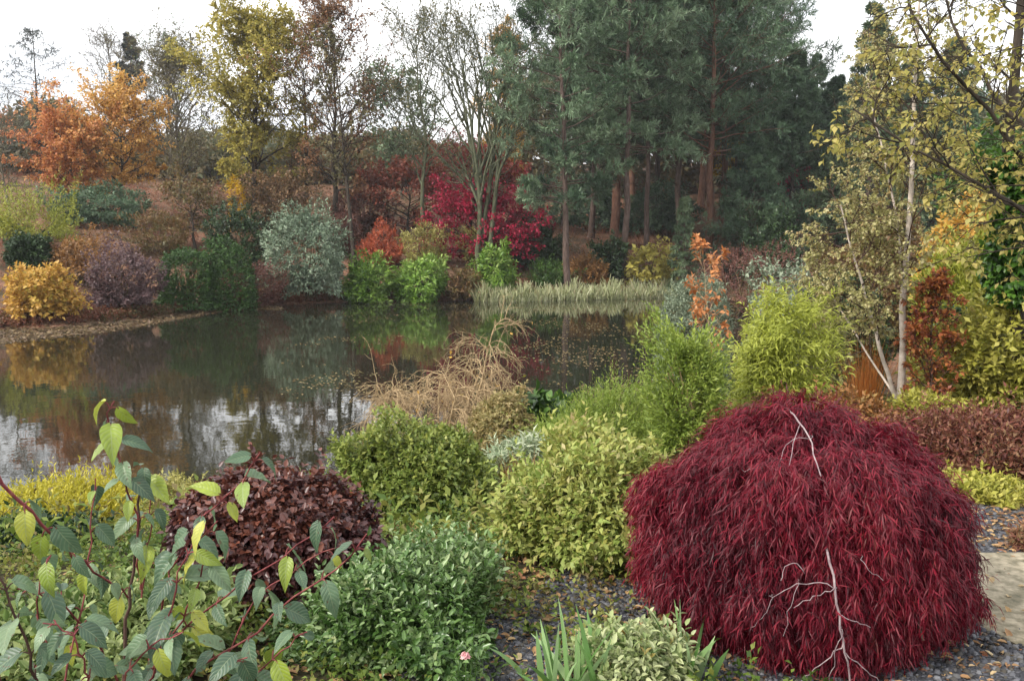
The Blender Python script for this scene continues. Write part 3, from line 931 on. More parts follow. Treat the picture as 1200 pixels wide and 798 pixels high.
for src, hs, u, d, vt, rz, lab in [
    (fir_B, hG, 880, 61, 150, 1.0, "grey green young conifer with layered boughs under the red-barked pines"),
    (fir_B, hG, 975, 74, 85, 2.2, "dark conifer filling the dip between the pine group and the pointed one"),
    (fir_A, hF, 950, 88, 60, 4.2, "distant conifer peeping over the dip in the tree line"),
    (fir_A, hF, 1062, 70, 55, 1.1, "conifer half hidden behind the birch's upper leaves"),
    (fir_B, hG, 1110, 64, 40, 3.0, "dark conifer behind the yellow-leaved boughs on the right"),
]:
    p = at_depth(u, d)
    dup(src, p, rz, (top_z(vt, d) - p[2]) / hs, lab)
far_tree(conifer, "young_cedar", "small weeping grey green conifer in front of the pine trunks", "conifer", 802, 56, 222, 52, M_PINE3, start=.02, r0=.1, shape='fir', nm=60, n2=8, n3=3,
         dead=0, kn=10, needle=.18, nw=.04, sag=.1, uptip=-.1)

# ------------------------------------------------------------------ far bank, shrubs   (u, base row, top row, width, ...)
def far_shrub(name, label, u, vb, vt, wp, mat, d=None, **kw):
    p, h, w = sized(u, vb, vt, wp * .9, d)
    kw.setdefault('L', .22); kw.setdefault('W', .11); kw.setdefault('s', .35); kw.setdefault('n', 900)
    cat = kw.pop('cat', 'shrub')
    kw.setdefault('group', FB); kw.setdefault('lump', .5); kw.setdefault('nl', 26); kw.setdefault('sharp', 12); kw.setdefault('fine', .24)
    return shrub(name, label, cat, p, w, h, mat, **kw)


far_shrub("lime_bush", "feathery lime yellow bush at the left edge under the orange tree", 38, 285, 212, 120, M_LIMEYEL, up=.8, s=.6, n=1300, L=.2, W=.06)
far_shrub("clipped_green_ball", "small round dark green bush above the amber shrub", 36, 318, 276, 52, M_DKGREEN, lump=.08)
far_shrub("amber_shrub", "amber yellow rounded shrub at the water's left end", 50, 371, 311, 84, M_AMBER, lump=.3, n=1100, L=.19, W=.12)
far_shrub("tawny_shrub", "loose tawny shrub with pale sparse leaves behind the amber one", 95, 350, 268, 80, M_FERN, lump=.35, n=500, k=4, low=-.2, d=44)
far_shrub("purple_barberry", "dusky purple shrub between the amber shrub and the clipped hedge", 146, 363, 284, 86, M_PURPLE, n=1300, L=.16, W=.09, up=.7)
far_shrub("dark_green_hedge", "dense dark green hedge bush meeting the water beside the purple shrub", 221, 362, 293, 74, M_HEDGE, n=1900, boxy=2, lump=.12, fine=.1, L=.13, W=.07, s=.2)
far_shrub("dark_green_hedge", "dark green hedge bush set higher behind the waterside one", 272, 345, 281, 62, M_HEDGE, n=1700, boxy=1, lump=.14, fine=.1, L=.13, W=.07, s=.2, d=45)
far_shrub("dark_bush", "deep green rounded bush beside the top of the silver blue shrub", 281, 300, 240, 78, M_DKGREEN, n=1100, d=52)
far_shrub("tangled_shrub", "purple brown tangled shrub in the gap left of the silver blue shrub", 296, 360, 305, 84, M_PURBROWN, n=1000, L=.16, W=.08, lump=.3, up=.8)
far_shrub("silver_blue_shrub", "large silver blue rounded shrub, the palest on the far bank", 362, 352, 242, 106, M_BLUEGREY, n=2400, L=.2, W=.08, lump=.2, s=.45, up=.2, nl=24, sharp=12)
far_shrub("orange_azalea", "flame orange azalea above the bright rhododendrons", 449, 312, 262, 56, M_AZALEA, n=1000, L=.16, W=.08)
far_shrub("bright_rhododendron", "bright green rhododendron at the water right of the silver blue shrub", 430, 356, 299, 62, M_RHODO, n=900, L=.3, W=.11, up=.5)
far_shrub("bright_rhododendron", "yellowish green rhododendron, right half of the bright waterside pair", 489, 355, 302, 66, M_RHODO, n=1000, L=.3, W=.11, vtop=.3)
far_shrub("thin_waterside_shrub", "thin bronze green shrub between the bright rhododendrons and reeds", 543, 352, 315, 46, M_BRONZE, n=450, L=.2, W=.09)
far_shrub("pale_green_shrub", "pale yellow green shrub behind the bright rhododendrons", 503, 315, 262, 60, M_PALEYEL, n=900, L=.2, W=.08, up=.8)
far_shrub("cream_shrub", "cream tipped shrub at the foot of the crimson maple", 562, 305, 263, 52, M_PALEYEL, n=700, L=.2, W=.08, up=.8)
far_shrub("green_rhododendron", "fresh green pointed rhododendron alone above the reeds", 582, 340, 286, 46, M_RHODO, n=700, L=.3, W=.12)
far_shrub("shade_rhododendron", "large dull green bush between crimson maple and front pine", 624, 312, 252, 74, M_DKGREEN, n=1200, d=60, L=.26)
far_shrub("low_heath", "low yellow green heath beside the foot of the front pine", 644, 335, 304, 56, M_MIDGREEN, n=700, up=1, L=.2, W=.06, vtop=.3)
far_shrub("dead_bracken", "rusty dead bracken at the foot of the front pine", 688, 333, 300, 48, M_FERN, n=500, up=.8, L=.25, W=.08, lump=.35)
far_shrub("dark_rhododendron", "dark glossy rhododendron just right of the front pine", 710, 328, 281, 48, M_DKGREEN, n=800, L=.3, W=.12)
far_shrub("yellow_leaved_shrub", "open shrub with broad pale yellow leaves above the reeds", 762, 335, 284, 66, leaf_mat("leaves_butter", ['#6e6a30', '#9a9444', '#bfb45c', '#a89a4a', '#7a7a3a']), n=300, k=4, L=.34, W=.22, lump=.35)
far_shrub("shade_bush", "deep green bush in shadow below the dark drooping conifer", 900, 300, 245, 80, M_DKGREEN, n=1100, d=58)
far_shrub("gloomy_bush", "nearly black evergreen bush behind the pine trunks", 770, 285, 215, 110, M_PINE2, n=1500, d=74, L=.3, W=.14, s=.5)
far_shrub("gloomy_bush", "wide evergreen bush in the gloom behind the front pine", 690, 285, 205, 100, M_PINE2, n=1300, d=76, L=.3, W=.14, s=.5)
far_shrub("rust_shrub", "rust brown low shrub on the slope left of the orange azalea", 398, 290, 245, 60, M_PURBROWN, n=700, L=.2, W=.1, d=60)
far_shrub("grey_slope_shrub", "grey leafed low shrub on the slope above the purple shrub", 190, 300, 250, 70, M_BRONZE, n=600, L=.2, W=.09, lump=.3, d=54)
far_shrub("yellow_slope_shrub", "small clear yellow shrub on the slope under the yellow tree", 279, 250, 208, 22, M_YELLOW, n=260, d=64)
far_shrub("dark_slope_laurel", "dark laurel under the orange trees", 118, 285, 215, 110, M_PINE2, n=1500, d=60, L=.24)
far_shrub("olive_slope_shrub", "olive shrub on the slope right of the crooked bronze tree", 315, 255, 205, 76, M_BRONZE, n=900, d=68, L=.24)
far_shrub("russet_slope_shrub", "russet shrub on the leaf-strewn slope behind the silver blue shrub", 425, 262, 205, 84, M_PURBROWN, n=900, d=66, L=.24)

# reeds, undergrowth and woodland mass
rg = rng()
mb = MB()
uu = rg.uniform(556, 838, 5200)
P = np.array([wpx(u, 353 - 7 * (u - 556) / 282) for u in uu])
P[:, 1] += rg.uniform(-1.4, 1.2, len(P)) * np.clip((uu - 545) / 50, .2, 1)
hgt = rg.uniform(.25, 1.0, len(P)) * (.85 + .35 * np.sin(uu * .21 + 2 * np.sin(P[:, 1])) * np.sin(uu * .057 + 1) + .2 * np.sin(uu * .6))
z = np.maximum(terrain(P[:, 0], P[:, 1]), -.05)
B0 = np.column_stack([P, z])
lean_ = np.column_stack([rg.normal(0, .26, len(P)), rg.normal(0, .2, len(P)), np.ones(len(P))])
vv = rg.random(len(P))
for f0, f1 in ((0, .55), (.45, 1)):
    leaves(mb, B0 + lean_ * (hgt * f0)[:, None], lean_ + np.column_stack([rg.normal(0, .2 * (f0 > 0), (len(P), 2)), np.zeros(len(P))]), rg.normal(0, 1, (len(P), 3)) * [1, 1, .1],
           hgt * .55, .055, NARROW, vv)
tag(mb.build("reed_bed", M_REED), label="pale green reeds fringing the far shore", kind='stuff')

rg = rng()
mb = MB()
n = 26000
X = rg.uniform(-50, 44, n); Y = rg.uniform(28, 92, n)
s_ = pond_dist(X, Y)
pat = np.sin(X * .45 + 2) * np.sin(Y * .38) + .5 * np.sin(X * .9 + Y * .7) + rg.normal(0, .35, n)
ok = (s_ > .2) & (pat > -.8) & ((X > 12) | (Y > 37))
X, Y = X[ok], Y[ok]
P = np.column_stack([X, Y, terrain(X, Y)])
vb = np.clip(.5 + .35 * np.sin(X * .21 + 1) + .25 * np.sin(Y * .3 + X * .1) + rg.normal(0, .15, len(X)), 0, 1)
shoots(mb, rg, P, UP + rg.normal(0, .45, P.shape), rg.uniform(.08, .38, len(P)) * (1 + 1.6 * sstep(56, 72, P[:, 1])), 7, .15, .07, 1.0, .1, RHOMB, vb, .3, .5, .3)
n = 4200
uu = rg.uniform(-60, 560, n)
Pw = np.array([wpx(u, np.interp(u, [-60, 0, 110, 200, 250, 400, 560], [391, 386, 379, 370, 362, 354, 352])) for u in uu])
Pw[:, 1] += rg.uniform(-.2, 2.2, n); Pw[:, 0] += rg.normal(0, .3, n)
ok = pond_dist(Pw[:, 0], Pw[:, 1]) > .05
Pw = np.column_stack([Pw, terrain(Pw[:, 0], Pw[:, 1])])[ok]
shoots(mb, rg, Pw, UP + rg.normal(0, .5, Pw.shape), rg.uniform(.08, .4, len(Pw)), 7, .14, .06, 1.0, .1, RHOMB, np.clip(.3 + .3 * np.sin(Pw[:, 0] * .9) + rg.normal(0, .2, len(Pw)), 0, 1), .3, .5, .3)
tag(mb.build("undergrowth", leaf_mat("undergrowth_mix", ['#46502c', '#5e5a34', '#6b4e38', '#8a5844', '#7a4a3c', '#94684a', '#66563a'])),
    label="low brown and green undergrowth on the far slope", kind='stuff')

rg = rng()
mb = MB()
n = 20000
a_ = rg.uniform(-.75, .75, n); dist = rg.uniform(98, 130, n)
X = dist * np.sin(a_); Y = dist * np.cos(a_)
hmax = 11 + 2.5 * np.sin(a_ * 23) + 1.5 * np.sin(a_ * 51 + 1) + 5 * sstep(-.1, .15, a_)
hmax = hmax * (1 - .5 * sstep(.18, .3, a_)) * (.28 + .72 * sstep(-.06, .06, a_)) * (1 + .35 * np.sin(a_ * 37) * (a_ < 0))
zz = terrain(X, Y) + hmax * rg.random(n)
P = np.column_stack([X, Y, zz])
pal = .5 + .4 * np.sin(a_ * 17) + rg.normal(0, .1, n)
shoots(mb, rg, P, rg.normal(0, 1, P.shape) + UP * .6, 1.6, 9, .75, .42, 1.0, .1, RHOMB, np.clip(pal, 0, 1), .4, .6, .3)
tag(mb.build("distant_woodland", leaf_mat("woodland_mix", ['#4f5a48', '#66654a', '#7d6b48', '#6b6f52', '#59604c'])),
    label="distant autumn woodland behind the pond garden", kind='stuff')

# ------------------------------------------------------------------ right bank
M_BIRCHLEAF = leaf_mat("leaves_birch", ['#7a7448', '#94905a', '#aca86c', '#c4ba8a', '#868850', '#a48a5c', '#d2caa2'], trans=.42)
M_LIME = leaf_mat("leaves_bright_lime", ['#7d8838', '#989f42', '#b0b652', '#c4c86c'], trans=.42)
M_GREENLIME = leaf_mat("leaves_green_lime", ['#566a2b', '#728636', '#8c9c44', '#a8b05a'], trans=.38)
M_YELSHRUB = leaf_mat("leaves_yellowing", ['#6a7030', '#8c8e3a', '#a6a446', '#b9b25a', '#7c7a34', '#a88c48'], trans=.35)
M_TREEYEL = leaf_mat("leaves_yellow_bough", ['#6c7040', '#8c8a48', '#a8a054', '#c0b068', '#858a48', '#b89c58'], trans=.45)
M_BEECH = leaf_mat("leaves_copper_beech", ['#5a3430', '#84483a', '#a86440', '#bd8048', '#6b3c38', '#b07040'], trans=.42)
M_GREYHEDGE = leaf_mat("leaves_grey_hedge", ['#5a6650', '#738068', '#8d9880', '#a0a890'], trans=.2)
M_SPIREA = leaf_mat("leaves_spiraea", ['#4a2a2a', '#64382f', '#7a4a3a', '#8a6a4a', '#6a5e3c', '#5a3430'])
M_ORGRASS = leaf_mat("grass_orange", ['#8a5026', '#a86430', '#bd7a3c', '#c48e54'], trans=.35)
M_IVY = leaf_mat("leaves_ivy", ['#24401a', '#37591f', '#4f7428', '#68903a'], trans=.25, rough=.35)
RB = 'shrubs of the right bank'
NB = 'shrubs of the near bank'


def near_shrub(name, label, u, d, vt, wp, mat, **kw):
    p, h, w = sized(u, 0, vt, wp, d)
    kw.setdefault('group', RB)
    return shrub(name, label, kw.pop('cat', 'shrub'), p, w, h, mat, **kw)


near_shrub("grey_hedge", "clipped grey green hedge with flat top standing behind the lime bushes", 812, 21, 327, 92, M_GREYHEDGE, n=3200, L=.08, W=.03, s=.14, lump=.08, boxy=2, up=1)
near_shrub("silvery_shrub", "pale silvery green shrub showing above the brightest lime bush", 925, 22, 312, 95, M_GREYHEDGE, n=1500, L=.12, W=.06, s=.2)
near_shrub("slope_shrub", "bare purplish heath covering the dark slope above the pond's right end", 872, 44, 285, 120, M_PURBROWN, n=1800, L=.12, W=.06, s=.3, up=1, ry=9)
near_shrub("evergreen_shrub", "deep green evergreen left of the birch stems", 985, 17, 325, 90, M_DKGREEN, n=1900, L=.11, W=.05, s=.16)
near_shrub("bare_thicket", "greyish thicket with scattered leaves between lime bush and birch", 968, 14, 352, 60, M_OLIVE, n=700, L=.08, W=.04, s=.2, lump=.4, low=-.3)
near_shrub("right_slope_evergreen", "broad olive evergreen at the foot of the slope behind the birch", 1020, 26, 262, 140, M_BRONZE, n=2600, L=.16, W=.08, s=.22)
near_shrub("yellow_green_cypress", "feathery yellow green cypress below the ivy-clad trunk", 1150, 15, 250, 135, M_LIMEYEL, n=3000, k=9, L=.14, W=.035, s=.34, up=.7, lump=.3, alpha=.6)
near_shrub("amber_topped_shrub", "amber tinted shrub rising behind the yellow green cypress", 1128, 19, 225, 110, M_AMBER, n=1600, L=.14, W=.07, s=.25)
near_shrub("green_bank_shrub", "tall mid green shrub behind birch and cypress at the right edge", 1200, 22, 150, 190, M_MIDGREEN, n=3000, L=.18, W=.09, s=.3)
near_shrub("dark_round_shrub", "dark green round shrub right of the copper beech column", 1128, 11.5, 362, 56, M_DKGREEN, n=1500, L=.07, W=.03, s=.1)
near_shrub("yellowing_shrub", "tall yellowing shrub with thin stems at the right edge", 1172, 9.6, 352, 150, M_YELSHRUB, n=2000, L=.085, W=.045, s=.18, lump=.4, nst=26)
near_shrub("low_yellow_shrub", "low yellow green shrub at the foot of the birch", 1090, 8.6, 462, 90, M_YELSHRUB, n=1500, L=.055, W=.028, s=.1)
near_shrub("bronze_dwarf_maple", "low bronze orange shrub showing over the red maple's shoulder", 1005, 6.9, 468, 120, leaf_mat("leaves_bronze_orange", ['#5c3f24', '#7d5430', '#96683a', '#8a7440', '#6a4a2a']), n=1900, L=.05,
           W=.025, s=.09, up=.3)
near_shrub("spiraea", "brown and wine red spiraea mound beside the gravel at the right edge", 1165, 5.9, 480, 215, M_SPIREA, n=4200, L=.04, W=.016, s=.14, up=.9, lump=.35, nst=60, sr=.006)
near_shrub("edging_plant", "low yellowish green edging plant along the gravel under the spiraea", 1140, 5.15, 585, 110, M_YELSHRUB, n=900, L=.04, W=.02, s=.06, low=-.2)
near_shrub("red_tuft", "small wine brown tuft growing at the far corner of the stone slab", 1200, 4.2, 630, 34, M_SPIREA, n=260, L=.035, W=.01, s=.05)

# copper beech column and copper sapling
p = at_depth(1090, 9.3)
broadleaf("copper_beech", "narrow copper beech with orange and plum leaves right of the birch stem", "tree", p, top_z(318, 9.3) - p[2], .62, M_BEECH, bark=DARKSTEM, r0=.02, start=.06, nm=34, n2=5, n3=4,
          leafL=.06, leafW=.036, kleaf=5, ang=.85, up=.3, r3=.003, peak=.3, cover=.7)
p = at_depth(836, 15)
broadleaf("copper_sapling", "thin leaning sapling with last apricot leaves between grey hedge and lime bush", "tree", p, top_z(278, 15) - p[2], .75, leaf_mat("leaves_apricot", ['#a8683a', '#bd7f4e', '#cf9a6a']),
          bark=PALETWIG, r0=.02, start=.4, nm=14, n2=4, n3=3, leafL=.11, leafW=.07, kleaf=4, cover=.6, r3=.004, lean=(-.15, 0))

# the birch: two pale stems from one foot
p = at_depth(1054, 9.6)
t = thing("birch_tree", "slim pale-stemmed birch with sparse yellowing leaves on the right bank", "birch", p)
rg = rng()
tr, cr_ = MB(), MB()


def local(pts):
    return np.array([wpt(u, v, d) - p for u, v, d in pts])


def resample(pts, k):
    pts = np.asarray(pts, float)
    s_ = np.concatenate([[0], np.cumsum(np.linalg.norm(np.diff(pts, axis=0), axis=1))])
    q = np.linspace(0, s_[-1], k)
    return np.stack([np.interp(q, s_, pts[:, i]) for i in range(3)], -1)


st = [local([(1054, 480, 9.6), (1057, 420, 9.6), (1060, 330, 9.6), (1067, 230, 9.55), (1071, 130, 9.5), (1076, 20, 9.4), (1080, -60, 9.4)]),
      local([(1052, 472, 9.58), (1036, 425, 9.5), (1018, 360, 9.4), (1000, 300, 9.3), (985, 240, 9.2)]),
      local([(1050, 465, 9.65), (1020, 420, 9.9), (990, 370, 10.2), (962, 330, 10.4)]),
      local([(1060, 340, 9.6), (1050, 250, 9.8), (1030, 160, 9.9), (1015, 90, 10)])]
for pts, r0, r1 in zip(st, (.047, .028, .015, .020), (.010, .007, .005, .005)):
    q = resample(pts, 14)[None]
    q[:, 1:-1] += rg.normal(0, .006, (1, 12, 3))
    tubes(tr, q, r0 * .92, r1, 8, .5)
b2s = []
for pts, m_, L_, t0 in zip(st, (34, 18, 12, 16), (1.05, .8, .55, .75), (.25, .3, .3, .1)):
    b, L1, _ = kids(rg, resample(pts, 14)[None], m_, t0, .98, .95, L_, 7, .12, [0, 0, .06])
    b2s.append(b)
b1 = np.concatenate(b2s)
b2, L2, _ = kids(rg, b1, 7, .15, 1, .7, .36, 5, .14, [0, 0, -.08])
b3, L3, _ = kids(rg, b2, 4, .2, 1, .7, .16, 3, .12, [0, 0, -.15])
tw = MB()
tubes(tw, b1, .008, .003, 4, .5); tubes(tw, b2, .004, .002, 3, .5); tubes(tw, b3, .0025, .0015, 3, .5)
tr.build("trunk", BIRCH, t)
tw.build("twigs", DARKSTEM, t)
sel = rg.random(len(b3)) < .75
shoots(cr_, rg, b3[sel, 0], b3[sel, -1] - b3[sel, 0], L3[sel], 11, .039, .028, 1.1, .5, RHOMB, None, .5, .6, .2)
cr_.build("crown", M_BIRCHLEAF, t)

# yellow-leaved tree reaching in from beyond the right edge
p = at_depth(1330, 7.6)
t = thing("overhanging_tree", "yellow-leaved tree with dark boughs reaching in over the birch from the right", "tree", p)
rg = rng(); tr, cr_ = MB(), MB()
trunk = local([(1330, 700, 7.6), (1325, 520, 7.6), (1310, 330, 7.5), (1300, 120, 7.5), (1290, -160, 7.5)]); trunk[0, 2] = -.1
tubes(tr, resample(trunk, 12)[None], .16, .07, 10, .5)
limbs = [local([(1312, 340, 7.5), (1230, 225, 7.1), (1180, 160, 6.9), (1150, 125, 6.9), (1118, 85, 6.8), (1085, 50, 6.7), (1068, 10, 6.7), (1060, -40, 6.7)]),
         local([(1316, 420, 7.5), (1240, 275, 6.8), (1190, 243, 6.7), (1130, 212, 6.7), (1070, 170, 6.8), (1030, 150, 6.9), (1000, 128, 7)]),
         local([(1303, 200, 7.5), (1240, 60, 7.6), (1200, -10, 7.7), (1150, -80, 7.8)]),
         local([(1306, 270, 7.5), (1220, 170, 8.2), (1150, 90, 8.4), (1110, 10, 8.6), (1095, -60, 8.7)]),
         local([(1312, 330, 7.5), (1230, 260, 8.3), (1160, 230, 8.6), (1100, 180, 8.7), (1060, 120, 8.8)])]
lb = np.stack([resample(l, 14) for l in limbs])
lb[:, 1:-1] += rg.normal(0, .02, (len(lb), 12, 3))
tubes(tr, lb, np.array([.030, .024, .036, .03, .028]), .007, 7, .5)
b1, L1, _ = kids(rg, lb, 15, .2, 1, .9, .85, 6, .15, [0, 0, .08])
tubes(tr, b1, .008, .003, 4, .5)
b2, L2, _ = kids(rg, b1, 5, .15, 1, .8, .36, 5, .15, [0, 0, .0])
tubes(tr, b2, .005, .002, 3, .5)
b3, L3, _ = kids(rg, b2, 3, .1, 1, .8, .16, 3, .15, [0, 0, -.1])
tubes(tr, b3, .003, .0015, 3, .5)
hv = np.clip((b3[:, 0, 2] - 2.2) / 2.5, 0, 1)
sel = rg.random(len(b3)) < .74 - .5 * hv
shoots(cr_, rg, b3[sel, 0], b3[sel, -1] - b3[sel, 0], L3[sel], 6, .058, .038, 1.1, .45, RHOMB, None, .5, .6, .2)
tr.build("trunk", DARKBARK, t); cr_.build("crown", M_TREEYEL, t)

# ivy-covered trunk
p = at_depth(1192, 9.2)
t = thing("ivy_clad_tree", "dark tree trunk wrapped in glossy green ivy at the right edge", "tree", p)
rg = rng(); tr, cr_ = MB(), MB()
ax = local([(1196, 480, 9.2), (1192, 380, 9.2), (1186, 280, 9.2), (1180, 180, 9.2), (1190, 80, 9.3), (1200, -40, 9.4)]); ax[0, 2] = -.1
axr = resample(ax, 14)[None]
tubes(tr, axr, .08, .04, 9, .5)
b1, L1, _ = kids(rg, axr, 12, .5, 1, 1.0, 1.0, 6, .15, [0, 0, .1]); tubes(tr, b1, .014, .005, 4, .5)
tr.build("trunk", DARKBARK, t)
q, dq = sample(np.repeat(axr, 1, 0), rg.uniform(.28, .60, (1, 900)))
q = q[0]; a_ = rg.random(900) * 6.28; rr = rg.uniform(.05, .17, 900) * (1 + .5 * np.sin(q[:, 2] * 5))
q = q + np.column_stack([np.cos(a_) * rr, np.sin(a_) * rr, np.zeros(900)])
shoots(cr_, rg, q, np.column_stack([np.cos(a_), np.sin(a_), rg.normal(0, .3, 900)]), .1, 6, .07, .06, 1.0, .5, HEXA, None, .4, .4, .6)
cr_.build("ivy", M_IVY, t)


# grasses
def grass(name, label, loc, h, spread, n, mat, w=.006, lean=.25, arch=.3, group=None, fan=0.0, segs=3, basew=None):
    rg = rng()
    t = thing(name, label, "ornamental grass" if not fan else "iris", loc, 0, group)
    mb = MB()
    b = np.column_stack([rg.normal(0, spread * .3, n), rg.normal(0, spread * .3, n), np.full(n, -.02)])
    d = unit(np.column_stack([rg.normal(0, lean, n), rg.normal(0, lean, n), np.ones(n)]))
    out = d * [1, 1, 0]
    L = h * rg.uniform(.65, 1.1, n)
    k = 6
    tt = np.linspace(0, 1, k)
    pts = b[:, None] + d[:, None] * (L[:, None] * tt)[..., None] + out[:, None] * (arch * L[:, None] * tt ** 2)[..., None]
    pts[:, :, 2] -= (np.linalg.norm(out, axis=1) * arch * L * .8)[:, None] * tt[None] ** 3
    side = unit(np.cross(d, rg.normal(0, 1, (n, 3))))
    wd = w * np.array([.8, 1, 1, .85, .55, .05])
    V = np.stack([pts - side[:, None] * wd[None, :, None], pts + side[:, None] * wd[None, :, None]], 2)
    i = np.arange(n * k * 2).reshape(n, k, 2)
    Q = np.stack([i[:, :-1, 0], i[:, :-1, 1], i[:, 1:, 1], i[:, 1:, 0]], -1)
    mb.add(V.reshape(-1, 3), Q.reshape(-1, 4), np.repeat(rg.random(n), k - 1))
    mb.build("blades", mat, t)
    return t


p = at_depth(1012, 10.4)
grass("orange_grass", "upright feathery orange grass plume left of the birch foot", p, top_z(392, 10.4) - p[2], .14, 420, M_ORGRASS, w=.0022, lean=.11, arch=.22)

# ------------------------------------------------------------------ near bank shrubs
near_shrub("lime_maple", "brightest lime green feathery bush right behind the red weeping maple", 906, 8.6, 345, 122, M_LIME, group=NB, n=2600, k=10, L=.085, W=.017, s=.22, up=.3, lump=.4, alpha=.8, droop=.45, depth=.6, boxy=1.0, fine=.25, stem=PALETWIG, nst=30)
near_shrub("lime_conifer", "lime green conifer-like bush with orange flecks left of the feathery one", 804, 7.9, 376, 92, M_GREENLIME, group=NB, n=2300, k=9, L=.055, W=.015, s=.2, up=.7, lump=.5, alpha=.6, depth=.6, stem=PALETWIG, nst=30, boxy=.8, fine=.28)
near_shrub("spreading_juniper", "soft green spreading juniper sloping down towards the pond", 690, 8.8, 450, 175, M_GREENLIME, group=NB, n=3600, k=10, L=.045, W=.01, s=.24, up=.45, lump=.38, alpha=.5, tilt=.25)
near_shrub("spreading_juniper", "lower lobe of soft green juniper beside the pale variegated shrub", 655, 7.6, 502, 92, M_GREENLIME, group=NB, n=2200, k=10, L=.04, W=.009, s=.2, up=.4, lump=.35, alpha=.5)
near_shrub("yellow_green_shrub", "large yellow green leafy shrub just left of the red weeping maple", 689, 4.2, 512, 190, leaf_mat("leaves_privet_yellow", ['#4a6228', '#6b8236', '#8a9c4a', '#a6ae62', '#9c9a4e', '#c2bc84', '#8a7048'], trans=.35), group=NB, n=4600, k=7,
           L=.043, W=.019, s=.13, up=.7, lump=.5, vtop=.25, nst=40, low=-.6)
near_shrub("clipped_dome", "neatly rounded green dome shrub with golden tips above the glossy bush", 490, 5.8, 492, 184, leaf_mat("leaves_golden_box", ['#3a5024', '#586c2f', '#788640', '#989c4e', '#b4ae62'], trans=.28, rough=.4), group=NB, n=5200, k=6,
           L=.040, W=.021, s=.07, up=.35, lump=.13, nl=26, sharp=16, vtop=.45, depth=.22)
near_shrub("glossy_evergreen", "dark glossy green bush in front of the rounded dome shrub", 484, 3.25, 640, 246, leaf_mat("leaves_glossy_green", ['#24391a', '#375424', '#4e6c32', '#6e8850', '#8ea070', '#7d7444'], trans=.2, rough=.32, spec=.5), group=NB, n=4600, k=6,
           L=.033, W=.017, s=.10, up=.6, lump=.5, tmpl=HEXA, fine=.22)
near_shrub("purple_hydrangea", "purple brown leafy mound with orange leaves beside the water", 315, 3.75, 560, 236, leaf_mat("leaves_plum_mound", ['#2a1b1c', '#3e2526', '#52302e', '#432a2b', '#70402f', '#5a3c3a', '#945a36'], trans=.2, rough=.35, spec=.5), group=NB, n=7000, k=6,
           L=.033, W=.024, s=.07, up=.3, lump=.14, nl=20, sharp=14, tmpl=HEXA, droop=.4, patch=.7)
near_shrub("golden_cypress", "golden yellow feathery cypress by the water at the left edge", 62, 6.4, 566, 205, leaf_mat("leaves_golden_cypress", ['#7d7a22', '#a39c2e', '#bfb43e', '#d0c658'], trans=.35), group=NB, n=3600, k=9, L=.04, W=.012, s=.15, up=.8, lump=.35, alpha=.55)
near_shrub("pale_spiraea", "pale cream yellow shrub at the pond edge behind the big-leaved stems", 190, 8.6, 556, 100, M_PALEYEL, group=NB, n=1700, k=6, L=.045, W=.018, s=.1, up=.8)
near_shrub("variegated_cream_shrub", "cream and buff variegated shrub above the juniper's lower lobe", 590, 9.6, 460, 84, leaf_mat("leaves_buff_cream", ['#6b6a40', '#8e8452', '#a89468', '#b8ae80']), group=NB, n=1900, k=6, L=.05, W=.025, s=.1)
near_shrub("broad_leaved_clump", "fresh green broad-leaved clump at the pond edge behind the juniper", 648, 10.2, 468, 86, M_MIDGREEN, group=NB, n=420, k=5, L=.16, W=.11, s=.14, tmpl=HEXA)
near_shrub("white_variegated_shrub", "white edged variegated shrub in the gap right of the rounded dome", 606, 7.3, 515, 82, leaf_mat("leaves_white_variegated", ['#5c7050', '#8a9a78', '#b4bc9c', '#c9cdb4'], trans=.3), group=NB, n=900, k=7, L=.085, W=.016, s=.1, up=.3, droop=.3)
near_shrub("grey_hebe", "small grey green tuft between dome shrub and yellow green shrub", 598, 6.3, 577, 56, M_GREYHEDGE, group=NB, n=1200, k=8, L=.035, W=.008, s=.1, up=.9)
near_shrub("mixed_low_shrub", "low variegated green leaves under the big-leaved stems at bottom left", 130, 3.0, 695, 270, leaf_mat("leaves_low_variegated", ['#2f441e', '#48602e', '#667c40', '#929c64', '#526a2c', '#7d7a40'], trans=.3), group=NB, n=2600, k=6, L=.042, W=.022, s=.09, up=.6, tmpl=HEXA)
near_shrub("dark_edge_shrub", "shaded dark green shrub beneath the golden cypress at the left edge", 20, 4.9, 690, 170, M_DKGREEN, group=NB, n=2200, k=6, L=.045, W=.022, s=.1)
near_shrub("silver_euonymus", "pale variegated bush with orange dead leaves at the bottom beside the iris", 742, 2.85, 738, 130, leaf_mat("leaves_euonymus", ['#506838', '#748a50', '#98a46c', '#b8bc90', '#5e7844', '#a07a40'], trans=.3), group=NB, n=900, k=6,
           L=.034, W=.018, s=.07, up=.9, tmpl=HEXA, lump=.3)
near_shrub("plum_ground_shrub", "thin yellow green sprigs at the gravel edge below the large yellow green shrub", 632, 4.4, 640, 100, M_YELSHRUB, group=NB, n=420, k=6, L=.04, W=.02, s=.1, lump=.4)

M_IRIS = leaf_mat("iris_blades", ['#4c6e34', '#64884a', '#809e66', '#98b07e'], trans=.3, rough=.4)
grass("iris_clump", "pale green strap-leaved iris clump at the bottom edge left of the variegated bush", at_depth(668, 2.75), .34, .16, 34, M_IRIS, w=.011, lean=.45, arch=.3, fan=1)
grass("iris_clump", "strap-leaved iris clump between the variegated bush and the red maple", at_depth(800, 2.85), .30, .10, 16, M_IRIS, w=.012, lean=.4, arch=.2, fan=1)
grass("dry_grass", "tuft of straw brown grass below the grey green tuft", at_depth(606, 6.0), .42, .2, 220, M_FERN, w=.003, lean=.35, arch=.4)

